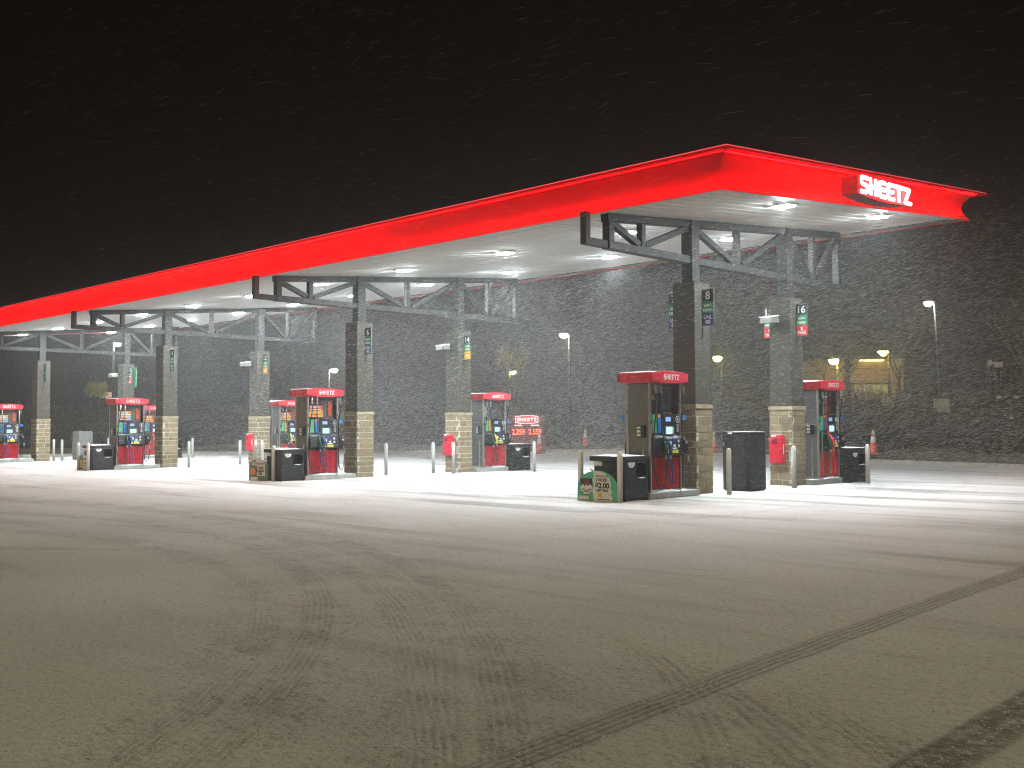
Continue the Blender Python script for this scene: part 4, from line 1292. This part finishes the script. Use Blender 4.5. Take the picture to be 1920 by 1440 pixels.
# ------------------------------------------------------------------ cabinets, red boxes, cones
def cabinet(x, y, mat, label, slot):
    t = thing('utility_cabinet', label, 'cabinet', (x, y, 0), group='tall utility cabinets')
    boxp('body', mat, t, -.355, .355, -.34, .34, .03, 1.30, bevel=.012, seg=2)
    boxp('lid', mat, t, -.37, .37, -.355, .355, 1.302, 1.335, bevel=.008)
    boxp('plinth', M['hole'], t, -.33, .33, -.32, .32, 0, .029)
    if slot:
        boxp('dark_slot', M['hole'], t, .235, .345, -.347, -.342, .05, 1.26)
        boxp('label_plate', M['paper'], t, -.20, -.09, -.362, -.357, 1.285, 1.335)
        boxp('latch', M['fitting'], t, -.335, -.30, -.362, -.342, 1.02, 1.10, bevel=.004)
        boxp('door', mat, t, -.335, .225, -.350, -.342, .06, 1.27, bevel=.004)
    boxp('door_panel', mat, t, .357, .366, -.30, .30, .06, 1.26, bevel=.004)
    boxp('snow_cap', M['snow'], t, -.30, .35, -.34, .30, 1.336, 1.345)
cabinet(-13.07, 20.83, M['cab_dark'], 'tall charcoal cabinet with a white label between two stone columns', True)
cabinet(-50.02, 21.44, M['cab_grey'], 'tall lit grey cabinet behind the bin of pump four', False)  # light falling on this cabinet is put into its paler grey

for i in (0, 1, 2):
    num = PUMP[(i, 1)]
    t = thing('extinguisher_box', f"red plastic extinguisher box on the stone base of the column signed {NUMW[num]}", 'extinguisher box', (CX[i] - .05, CY[1] - .33, .55), group='red extinguisher boxes')
    part('shell', 'exs', lambda b: b.prism([(-.175, .03), (-.14, 0), (.14, 0), (.175, .03), (.175, .62), (.13, .69), (-.13, .69), (-.175, .62)], 'y', -.17, -.001), M['ext_red'], t, bevel=.02, seg=2)
    part('window', 'exw', lambda b: b.prism(rounded(-.085, .06, .40, .60, .04), 'y', -.176, -.171), M['dark_red'], t)
    part('door_panel', 'exd', lambda b: b.prism(rounded(-.10, .09, .06, .46, .03), 'y', -.182, -.1765), M['ext_red'], t, bevel=.004)
    boxp('top_label', M['paper'], t, -.11, .02, -.176, -.165, .652, .70)
    boxp('snow_cap', M['snow'], t, -.12, .12, -.16, -.01, .691, .702)
    boxp('side_print', M['white_print'], t, .176, .178, -.11, -.07, .22, .46)

for x, y, lb in ((-42.3, 49.4, 'far beyond the rear of the canopy, left of the arched board'), (-20.11, 42.0, 'right of the rear bin of sign sixteen'), (-29.4, 44.1, 'peeping out beside the column of sign eight'), (-38.8, 41.5, 'behind the post beside the rear bin of sign fourteen')):
    z = ground_z(x, y)
    t = thing('traffic_cone', 'orange traffic cone ' + lb, 'cone', (x, y, z), group='orange traffic cones')
    part('base', 'conb', lambda b: b.box(-.26, .26, -.26, .26, 0, .045), M['pole_dark'], t, bevel=.01)
    part('cone_body', 'conc', lambda b: b.lathe([(.20, .046), (.17, .15), (.075, .80), (.028, 1.12), (.02, 1.13)], 16), M['cone'], t, smooth=True)
    part('pale_band', 'cond', lambda b: b.lathe([(.118, .54), (.082, .80), (.080, .80), (.116, .54)], 16), M['paper'], t, smooth=True)
    part('pale_band', 'cone2', lambda b: b.lathe([(.074, .86), (.045, 1.03), (.043, 1.03), (.072, .86)], 16), M['paper'], t, smooth=True)

# ------------------------------------------------------------------ roadside price sign
zb = ground_z(-41.9, 43.1)
t = thing('price_sign', 'low red roadside price sign with glowing 2.259 and 2.559', 'price sign', (-41.55, 43.4, 0), (0, 0, R(44.5)))
boxp('cabinet', M['price_body'], t, -1.02, 1.02, -.16, .16, .0, 2.10, bevel=.03, seg=2)
part('header_panel', 'pshd', lambda b: b.prism([(x, z + 1.86) for x, z in barrel(1.28, .34, .05)], 'y', -.20, -.161), M['price_red'], t)
def brim(b):
    r = [(x, -.205, z + 1.86) for x, z in barrel(1.28, .34, .05)]
    b.tube(r + r[:1], .022, 5, False)
part('header_rim', 'psrim', brim, M['price_white'], t)
obj('lettering', logo_mesh(1.10, .21, .05, .01, M['price_white']), t, (0, -.215, 1.86), FACE_Y)
for x, s in ((-.48, "2.259"), (.46, "2.559")):
    obj('price', text_mesh(s, .44, M['digits'], .004, .72, .006), t, (x, -.172, 1.16), FACE_Y)
    boxp('price_heading', M['price_white'], t, x - .22, x + .22, -.172, -.161, 1.49, 1.56)
    part('digit_panel', ('dgp', x), lambda b: b.box(x - .42, x + .42, -.168, -.161, .96, 1.36), M['sign_black'], t)

# ------------------------------------------------------------------ street lamps
def street_lamp(x, y, h, mat, arm, label, lean=0.0, dim=1.0, footing=False):
    z0 = ground_z(x, y)
    t = thing('street_lamp', label, 'street lamp', (x, y, z0), (0, 0, R(44.5)), group='street lamps beyond the forecourt')
    hh = h - z0
    top = (arm * .0, 0, hh)
    part('pole', ('slp', round(hh, 2), lean), lambda b: b.tube([(lean, 0, 0), (lean * .5, 0, hh * .5), (0, 0, hh)], [.11, .09, .065], 8), M['pole'], t, smooth=True)
    part('arm', ('sla', round(hh, 2), arm), lambda b: b.tube([(0, 0, hh), (arm * .5, 0, hh + .14), (arm, 0, hh + .13)], .04, 6), M['pole'], t)
    hd = part('lamp_head', ('slh', round(hh, 2), arm), lambda b: b.hexa([(arm - .30, -.17, hh + .05), (arm + .30, -.17, hh + .05), (arm + .30, .17, hh + .05), (arm - .30, .17, hh + .05), (arm - .22, -.11, hh + .19), (arm + .22, -.11, hh + .19), (arm + .22, .11, hh + .19), (arm - .22, .11, hh + .19)]), M['pole_dark'], t, bevel=.02)
    part('lamp_glass', ('slg', round(hh, 2), arm, dim), lambda b: b.add(*dome(arm, 0, hh + .045, .24 * dim, .22 * dim)), mat, hd, smooth=True)
    if footing:
        boxp('footing', M['concrete'], t, -.32 + lean, .32 + lean, -.32, .32, 0, .85, bevel=.03)
def dome(cx, cy2, z, r, d, n=12):
    vs, fs = [], []
    for q in range(4):
        a = q / 4 * math.pi / 2
        for k in range(n):
            vs.append((cx + r * math.cos(a) * math.cos(2 * math.pi * k / n), cy2 + r * math.cos(a) * math.sin(2 * math.pi * k / n), z - d * math.sin(a)))
    vs.append((cx, cy2, z - d))
    for q in range(3):
        for k in range(n):
            k2 = (k + 1) % n
            fs.append((q * n + k, q * n + k2, (q + 1) * n + k2, (q + 1) * n + k))
    for k in range(n):
        fs.append((3 * n + k, 3 * n + (k + 1) % n, 4 * n))
    fs.append(tuple(range(n - 1, -1, -1)))
    return vs, fs
street_lamp(-41.0, 46.5, 6.85, M['lamp_white'], -.32, 'white street lamp above the red roadside price sign')
street_lamp(-23.87, 57.58, 8.15, M['lamp_white'], -.33, 'tall leaning white street lamp on a concrete footing', .28, 1.0, True)
street_lamp(-70.1, 50.1, 6.1, M['lamp_white'], .40, 'white street lamp seen above the pump of sign twelve', 0, 1.15)
street_lamp(-72.77, 33.35, 7.5, M['lamp_white'], .28, 'white street lamp seen under the farthest truss', 0, 1.0)
street_lamp(-63.2, 63.9, 6.1, M['lamp_yellow'], .30, 'yellow street lamp shining through a leafy tree')
street_lamp(-44.6, 68.1, 6.6, M['lamp_yellow'], -.30, 'yellow street lamp beside the pier of sign eight', 0, 1.5)
street_lamp(-34.50, 66.9, 5.85, M['lamp_yellow'], -.24, 'yellow street lamp at the left end of the tan building', 0, 1.4)
street_lamp(-33.75, 73.2, 6.7, M['lamp_yellow'], -.40, 'yellow street lamp at the right end of the tan building', 0, 1.5)

# ------------------------------------------------------------------ buildings beyond
t = thing('tan_building', 'low tan building lit yellow, with a strip window, beyond the pump of sign sixteen', 'building', (-38.2, 77.3, 0), (0, 0, R(44.5)))
zb = 1.0
boxp('wall', M['tan_wall'], t, -3.2, 3.6, .0, 7.0, zb, 6.55)
boxp('roof', M['pole_dark'], t, -3.4, 3.8, -.25, 7.2, 6.551, 6.75, bevel=.02)
boxp('eave_light', M['eave_light'], t, .15, 2.0, -.20, -.05, 6.40, 6.50)
w = boxp('window_band', M['window_lit'], t, -.3, 2.5, -.03, -.005, 3.95, 4.55)
for k in range(5):
    xk = -.3 + 2.8 * k / 4
    part('mullion', ('mul', k), lambda b: b.box(xk - .03, xk + .03, -.06, -.031, 3.95, 4.55), M['pole_dark'], w)
boxp('window_hood', M['pole_dark'], t, -.5, 2.7, -.45, -.005, 4.60, 4.72)
boxp('pilaster', M['tan_wall'], t, 2.75, 3.15, -.15, -.005, zb, 6.35)
t = thing('small_building', 'small dark building with one pale framed window beyond the charcoal cabinet', 'building', (-46.5, 74.0, 0), (0, 0, R(44.5)))
boxp('wall', M['bank'], t, -2.4, 3.2, .2, 5.0, .8, 4.6)
boxp('roof', M['pole_dark'], t, -2.6, 3.4, .0, 5.2, 4.601, 4.75)
boxp('door_post', M['tan_wall'], t, -.22, .02, .05, .19, 1.35, 3.0)
wf = boxp('window', M['dark_glass'], t, .36, .90, .15, .195, 1.5, 3.1)
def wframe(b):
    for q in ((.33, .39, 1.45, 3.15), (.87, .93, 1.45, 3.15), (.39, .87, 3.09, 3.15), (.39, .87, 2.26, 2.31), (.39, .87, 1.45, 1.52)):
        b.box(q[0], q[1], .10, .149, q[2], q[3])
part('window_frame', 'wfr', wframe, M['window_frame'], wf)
part('porch_light', 'pl1', lambda b: b.add(*dome(.75, .1, 3.30, .12, .1)), M['lamp_small'], t)
part('porch_light', 'pl2', lambda b: b.add(*dome(1.75, .1, 3.22, .12, .1)), M['lamp_small'], t)

# utility pole with wires
t = thing('utility_pole', 'thick dark utility pole standing before the tan building', 'pole', (-30.25, 59.88, ground_z(-30.25, 59.88)), (0, 0, R(44.5)))
zg = ground_z(-30.25, 59.88)
part('shaft', 'up', lambda b: b.tube([(0, 0, 0), (0, 0, 5.6 - zg)], [.17, .14], 10), M['pole_dark'], t, smooth=True)
part('cross_arm', 'upc', lambda b: b.box(-.05, .05, -.9, .9, 4.95 - zg, 5.05 - zg), M['pole_dark'], t)
part('wire', 'upw', lambda b: (b.tube([(0, 0, 4.9 - zg), (-4.5, 1, 4.45 - zg), (-9, 2, 4.6 - zg)], .018, 5), b.tube([(0, 0, 4.9 - zg), (5, 1, 4.75 - zg), (10, 2, 4.9 - zg)], .018, 5)), M['pole_dark'], t)

# sign pylon, small posts and the double headed post at the right
def gz(x, y):
    return ground_z(x, y)
x, y = -18.65, 51.7
z = gz(x, y)
t = thing('sign_pylon', 'tall pale sign pylon of several posts with two small heads on top', 'pylon', (x, y, z), (0, 0, R(44.5)))
for k, (px, hh) in enumerate(((-.33, 3.0), (-.20, 4.35 - z), (.02, 4.3 - z), (.12, 4.3 - z), (.36, 2.9))):
    part('post', ('pyl', k), lambda b: b.tube([(px, 0, 0), (px - .02, 0, hh)], .045, 6), M['pole'], t)
boxp('head_box', M['concrete'], t, -.28, -.12, -.1, .1, 4.25 - z, 4.50 - z)
boxp('head_box', M['concrete'], t, -.02, .38, -.1, .1, 4.15 - z, 4.42 - z)
boxp('crossbar', M['pole'], t, -.4, .4, -.03, .03, 2.95, 3.02)
boxp('lower_box', M['pole_dark'], t, -.35, .42, -.1, .15, 0.02, .55, bevel=.02)
x, y = -17.5, 50.1
z = gz(x, y)
t = thing('twin_head_post', 'short pale post with two round heads beside the sign pylon', 'post', (x, y, z), (0, 0, R(44.5)))
part('shaft', 'thp', lambda b: b.tube([(0.15, 0, 0), (0.15, 0, 2.55 - z)], .07, 8), M['pole'], t)
part('crossbar', 'thc', lambda b: b.box(-.42, .42, -.03, .03, 2.56 - z, 2.64 - z), M['pole'], t)
for q in (-.38, .40):
    part('head', ('thh', q), lambda b: b.lathe([(.05, 2.60 - z), (.14, 2.66 - z), (.12, 2.74 - z), (.03, 2.78 - z)], 10, (q, 0)), M['concrete'], t, smooth=True)
for x, y, lb in ((-18.3, 48.4, 'short leaning post left of the sign pylon'), (-16.95, 48.9, 'short post right of the sign pylon'), (-16.5, 49.5, 'short post nearest the frame edge')):
    z = gz(x, y)
    t = thing('marker_post', lb + ' on the verge', 'post', (x, y, z), group='short posts on the verge')
    part('shaft', 'mkp', lambda b: b.tube([(0, 0, 0), (.02, 0, .78)], .075, 8), M['twig'], t)
    part('cap', 'mkc', lambda b: b.lathe([(.085, .781), (.07, .83)], 8, (.02, 0)), M['snow'], t)

# ------------------------------------------------------------------ bare trees and shrubs
def branches(b, p, d, r, l, depth, rnd, spread=0.55):
    q = p + d * l
    b.tube([p, p.lerp(q, .5) + Vector((rnd.uniform(-.06, .06), rnd.uniform(-.06, .06), 0)) * l, q], [r, r * .85, r * .68], 5 if depth > 1 else 3, False)
    if depth == 0:
        return
    for k in range(rnd.choice((2, 3, 3))):
        dd = (d + Vector((rnd.uniform(-1, 1), rnd.uniform(-1, 1), rnd.uniform(-.25, .7))) * spread).normalized()
        branches(b, q, dd, r * .62, l * rnd.uniform(.62, .86), depth - 1, rnd, spread)
def bare_tree(x, y, h, label, seed, leaves=None):
    rnd = random.Random(seed)
    z = gz(x, y)
    t = thing('bare_tree', label, 'tree', (x, y, z - .05), group='trees beyond the forecourt')
    b = MB()
    b.tube([(0, 0, 0), (.04 * h * .2, 0, h * .15), (0, .03, h * .30)], [h * .028, h * .022, h * .018], 8)
    obj('trunk', b.mesh('trunk', M['bark'], True), t)
    b = MB()
    for k in range(4):
        d = Vector((rnd.uniform(-.7, .7), rnd.uniform(-.7, .7), 1)).normalized()
        branches(b, Vector((0, .03, h * (.24 + .05 * k))), d, h * .012, h * .20, 4, rnd)
    obj('crown', b.mesh('crown', M['bark']), t)
    if leaves:
        b = MB()
        for k in range(900):
            a, e, rr = rnd.uniform(0, 6.28), rnd.uniform(-.9, .9), h * .26 * rnd.random() ** .5
            c = Vector((rr * math.cos(a) * math.cos(e), rr * math.sin(a) * math.cos(e), h * .68 + rr * math.sin(e) * .9))
            u1 = Vector((rnd.uniform(-1, 1), rnd.uniform(-1, 1), rnd.uniform(-1, 1))).normalized() * .09
            v1 = u1.cross(Vector((rnd.uniform(-1, 1), rnd.uniform(-1, 1), 1))).normalized() * .06
            b.add([c - u1, c + v1, c + u1, c - v1], [(0, 1, 2, 3)])
        obj('leaves', b.mesh('leaves', M['lit_leaf']), t)
bare_tree(-62.6, 63.2, 7.2, 'leafy tree glowing yellow under a street lamp', 3, True)
bare_tree(-37.6, 74.2, 4.6, 'bare tree before the lit strip window of the tan building', 5)
bare_tree(-38.9, 73.6, 4.2, 'smaller bare tree at the left of the lit strip window', 8)
bare_tree(-45.2, 72.6, 3.2, 'bare bushy tree beside the pale framed window', 9)
bare_tree(-28.0, 62.0, 5.0, 'bare tree right of the thick dark utility pole', 12)
bare_tree(-22.0, 66.0, 6.5, 'bare tree behind the tall leaning street lamp', 15)
bare_tree(-12.5, 60.0, 7.0, 'large bare tree behind the sign pylon', 17)
bare_tree(-76.7, 33.9, 3.4, 'small leafy tree lit yellow behind the bin of pump four', 21, True)
bare_tree(-66.0, 42.0, 6.0, 'bare tree far behind the column of sign four', 25)
bare_tree(-56.0, 57.0, 6.4, 'bare tree far behind the column and amber flag of sign fourteen', 27)
for k, (x, y, h, lb) in enumerate(((-50.0, 58.0, 6.0, 'bare tree behind the white street lamp over the price sign'), (-46.0, 60.5, 5.0, 'thin bare tree beyond the traffic cone near the arched board'), (-41.0, 61.0, 6.5, 'bare tree just beyond the nearest pump'),
                                   (-70.0, 56.0, 6.5, 'bare tree beyond the bollards between signs six and fourteen'), (-74.0, 46.0, 6.0, 'bare tree beyond the poster topped pump'), (-80.0, 40.0, 6.5, 'bare tree beyond the far red box'), (-19.0, 57.0, 5.0, 'bare tree left of the short leaning post'), (-8.0, 56.0, 6.0, 'bare tree at the frame edge behind the short posts'))):
    bare_tree(x, y, h, lb, 40 + k)
t = thing('lit_marker', 'small orange lit plate left of the pump of sign four', 'sign', (-78.0, 35.2, gz(-78, 35.2)), (0, 0, R(44.5)))
part('stake', 'lms', lambda b: b.tube([(0, 0, 0), (0, 0, 1.9)], .05, 6), M['pole'], t)
part('plate', 'lmp', lambda b: b.box(-.35, .45, -.05, -.02, 1.5, 1.9), glow('orange_lit_plate', (1.0, .35, .12), .5), t)

# brush on the bank: nobody could count it
b = MB()
rnd = random.Random(99)
for k in range(2600):
    i = rnd.uniform(1.5, len(EDGE) - 2.01)
    tt = 7 + 34 * rnd.random() ** 1.4
    x, y = bank_point(i, tt)
    z = bank_z(tt)
    hgt = rnd.uniform(.5, 2.2)
    for q in range(3):
        a = rnd.uniform(0, 6.28)
        s = rnd.uniform(.15, .6) * hgt
        tip = (x + s * math.cos(a), y + s * math.sin(a), z + hgt * rnd.uniform(.7, 1))
        w = .018 + .012 * rnd.random()
        b.add([(x - w, y, z - .3), (x + w, y + w, z - .3), tip], [(0, 1, 2)])
        mid = ((x + tip[0]) / 2, (y + tip[1]) / 2, (z + tip[2]) / 2)
        b.add([(mid[0], mid[1], mid[2] - w), (mid[0], mid[1], mid[2] + w), (mid[0] + rnd.uniform(-.5, .5), mid[1] + rnd.uniform(-.5, .5), mid[2] + rnd.uniform(.2, .7))], [(0, 1, 2)])
me = bpy.data.meshes.new('brush')
me.from_pydata(b.v, [], b.f)
me.materials.append(M['twig'])
o = obj('brush', me, kind='stuff')
o['label'] = 'dark tangled brush covering the bank beyond the kerb'

# ------------------------------------------------------------------ lumps of kicked-up snow along the tracks
def ico(n_sub=1):
    bm = bmesh.new()
    bmesh.ops.create_icosphere(bm, subdivisions=1, radius=1)
    v = np.array([q.co[:] for q in bm.verts])
    f = np.array([[q.index for q in p.verts] for p in bm.faces])
    bm.free()
    return v, f
iv, if_ = ico()
ARCS = [((181.3, 18.17), 185.236, 3.0, 12, 160), ((150.0, 9.0), 152.03, 3.5, 9, 700), ((-13.11, -4.55), 10.853, 2, 9, 330), ((-15.46, -6.66), 14.334, 2, 9, 420), ((-19.6, -15.29), 24.404, 2, 9, 330), ((-17.35, -10.45), 19.669, 2, 9, 420), ((-13.2, -8.34), 16.654, 3, 6, 260), ((-8.66, -0.49), 7.489, 3, 6, 300)]
C, Sz = [], []
for (cx, cyy), r, ya, yb_, n in ARCS:
    cnt = 0
    while cnt < n:
        a = rng.uniform(0, 2 * math.pi) if r < 100 else math.pi + rng.uniform(-.08, .08)
        rr = r + rng.normal(0, .16)
        x, y = cx + rr * math.cos(a), cyy + rr * math.sin(a)
        if ya < y < yb_ and -19 < x < -1.0:
            C.append((x, y)); Sz.append(rng.uniform(.003, .008) if rng.random() < .93 else rng.uniform(.008, .015)); cnt += 1
for k in range(1800):
    C.append((rng.uniform(-13, -1), rng.uniform(3, 13))); Sz.append(rng.uniform(.003, .009))
C, Sz = np.array(C), np.array(Sz)
V = (iv[None] * (rng.uniform(.6, 1.4, (len(C), 1, 3)) * Sz[:, None, None]) * np.array([1, 1, .6])) + np.concatenate([C, Sz[:, None] * .2], 1)[:, None, :]
F = (if_[None] + (np.arange(len(C)) * len(iv))[:, None, None]).reshape(-1, 3)
V = V.reshape(-1, 3)
def np_mesh(name, V, F, mat):
    me = bpy.data.meshes.new(name)
    k = F.shape[1]
    me.vertices.add(len(V))
    me.vertices.foreach_set('co', V.astype(np.float32).ravel())
    me.loops.add(F.size)
    me.loops.foreach_set('vertex_index', F.astype(np.int32).ravel())
    me.polygons.add(len(F))
    me.polygons.foreach_set('loop_start', np.arange(0, F.size, k, dtype=np.int32))
    me.polygons.foreach_set('loop_total', np.full(len(F), k, dtype=np.int32))
    me.update(calc_edges=True)
    me.materials.append(mat)
    return me
M['lump'] = plain('dirty_snow_lumps', (0.62, 0.61, 0.59), 0.8, 0, 0.35, 40)
o = obj('snow_lumps', np_mesh('snow_lumps', V, F, M['lump']), kind='stuff')
o['label'] = 'small lumps of kicked up snow along the tyre tracks'

# ------------------------------------------------------------------ wind-driven snow in the air
def snow_air_material():
    m, nt, out = node_mat('airborne_snowflake')
    d = N(nt, "ShaderNodeBsdfDiffuse")
    tr = N(nt, "ShaderNodeBsdfTranslucent")
    for q in (d, tr):
        q.inputs[0].default_value = (0.9, 0.9, 0.92, 1)
    mx = N(nt, "ShaderNodeMixShader")
    mx.inputs[0].default_value = 0.5
    link(nt, d.outputs[0], mx.inputs[1])
    link(nt, tr.outputs[0], mx.inputs[2])
    link(nt, mx.outputs[0], out.inputs[0])
    return m
M['flake'] = snow_air_material()
NF = 2300000
wind = np.array([-0.70, -0.66, -0.27])
zone = rng.random(NF)
ylo = np.where(zone < .988, 15.0, 3.0)
yhi = np.where(zone < .988, 50.0, 16.0)
P0 = np.stack([rng.uniform(-62, 4, NF), ylo + (yhi - ylo) * rng.random(NF), 0.15 + 7.4 * rng.random(NF) ** 1.2], 1)
keep = (np.hypot(P0[:, 0], P0[:, 1]) > 9.0) & (P0[:, 0] < P0[:, 1] * 0.35 + 2) & (P0[:, 1] > -.30 * P0[:, 0])
# gusts: the flakes drift in uneven veils
gust = np.sin(P0[:, 0] * .55 + 1.7 * np.sin(P0[:, 1] * .31)) * np.sin(P0[:, 1] * .47 + P0[:, 2] * .6 + 1.1 * np.sin(P0[:, 0] * .23))
keep &= rng.random(NF) < .55 + .35 * gust
# thickest behind and beyond the open end, thin towards the far end and outside the canopy
dens = np.clip(1.15 - (np.hypot((P0[:, 0] + 25) / 25, (P0[:, 1] - 27) / 14)) ** 1.5, .10, 1)
dens *= np.where((P0[:, 0] > -9.5) & (P0[:, 2] > 6.2), .12, 1)
keep &= rng.random(NF) < dens
# clear of the canopy slab and its glowing edge
inside = (P0[:, 0] > XL - 1.2) & (P0[:, 0] < XR + 1.2) & (P0[:, 1] > YF - 1.6) & (P0[:, 1] < YB + 1.4) & (P0[:, 2] > 5.5 + SLOPE * (P0[:, 1] - 17))
P0 = P0[keep & ~inside]
# a few out in the open, before and above the canopy
PA = np.stack([rng.uniform(-32, 3, 5200), rng.uniform(7.5, 17, 5200), rng.uniform(2.2, 10.5, 5200)], 1)
PA = PA[(PA[:, 1] < 13.0) | (PA[:, 2] > 8.2)]
nA = len(PA)
# and round the heads of the street lamps, where they catch the light
PL = [np.array(q) + rng.normal(0, 1, (1500, 3)) * np.array([1.5, 1.5, 1.3]) * (.5 + rng.random((1500, 1))) + np.array([0, 0, -.4]) for q in ((-41.2, 46.3, 6.8), (-24.1, 57.3, 8.1), (-69.8, 50.5, 6.0), (-72.5, 33.5, 7.4), (-63.0, 64.1, 6.0), (-44.8, 67.9, 6.5), (-34.7, 66.7, 5.8), (-34.0, 72.9, 6.6))]
P0 = np.concatenate([P0] + PL + [PA])
n = len(P0)
D = wind + rng.normal(0, .16, (n, 3))
D /= np.linalg.norm(D, axis=1)[:, None]
A = np.cross(D, rng.normal(0, 1, (n, 3)))
A /= np.linalg.norm(A, axis=1)[:, None]
B = np.cross(D, A)
ln = (rng.uniform(.03, .10, n) * np.where(P0[:, 1] < 27, .75, 1.2))[:, None]
ln[-nA:] = rng.uniform(.05, .16, (nA, 1))
wd = (rng.uniform(.0012, .0036, n) * np.where(P0[:, 1] < 27, .40, .62))[:, None]
wd[-nA:] = rng.uniform(.0005, .0010, (nA, 1))
V = np.stack([P0 - D * ln + A * wd, P0 - D * ln * .6 - A * wd * .5 + B * wd * .87, P0 - D * ln * .6 - A * wd * .5 - B * wd * .87, P0 + D * ln], 1).reshape(-1, 3)
fl = np.array([(0, 2, 1), (3, 0, 1), (3, 1, 2), (3, 2, 0)])
F = (fl[None] + (np.arange(n) * 4)[:, None, None]).reshape(-1, 3)
o = obj('falling_snow', np_mesh('falling_snow', V, F, M['flake']), kind='stuff')
o['label'] = 'fine wind driven snow filling the air under and around the canopy'

# ------------------------------------------------------------------ snow haze in the air
m, nt, out = node_mat('snow_haze')
pv = N(nt, "ShaderNodeVolumePrincipled")
pv.inputs['Color'].default_value = (0.92, 0.92, 0.93, 1)
pv.inputs['Density'].default_value = 0.0025
pv.inputs['Anisotropy'].default_value = 0.68
link(nt, pv.outputs[0], out.inputs['Volume'])
hb = MB()
hb.box(-115, 40, -25, 115, -1.0, 13.5)
o = obj('haze', hb.mesh('haze', m), kind='stuff')
o['label'] = 'thin snow haze hanging over the whole forecourt'
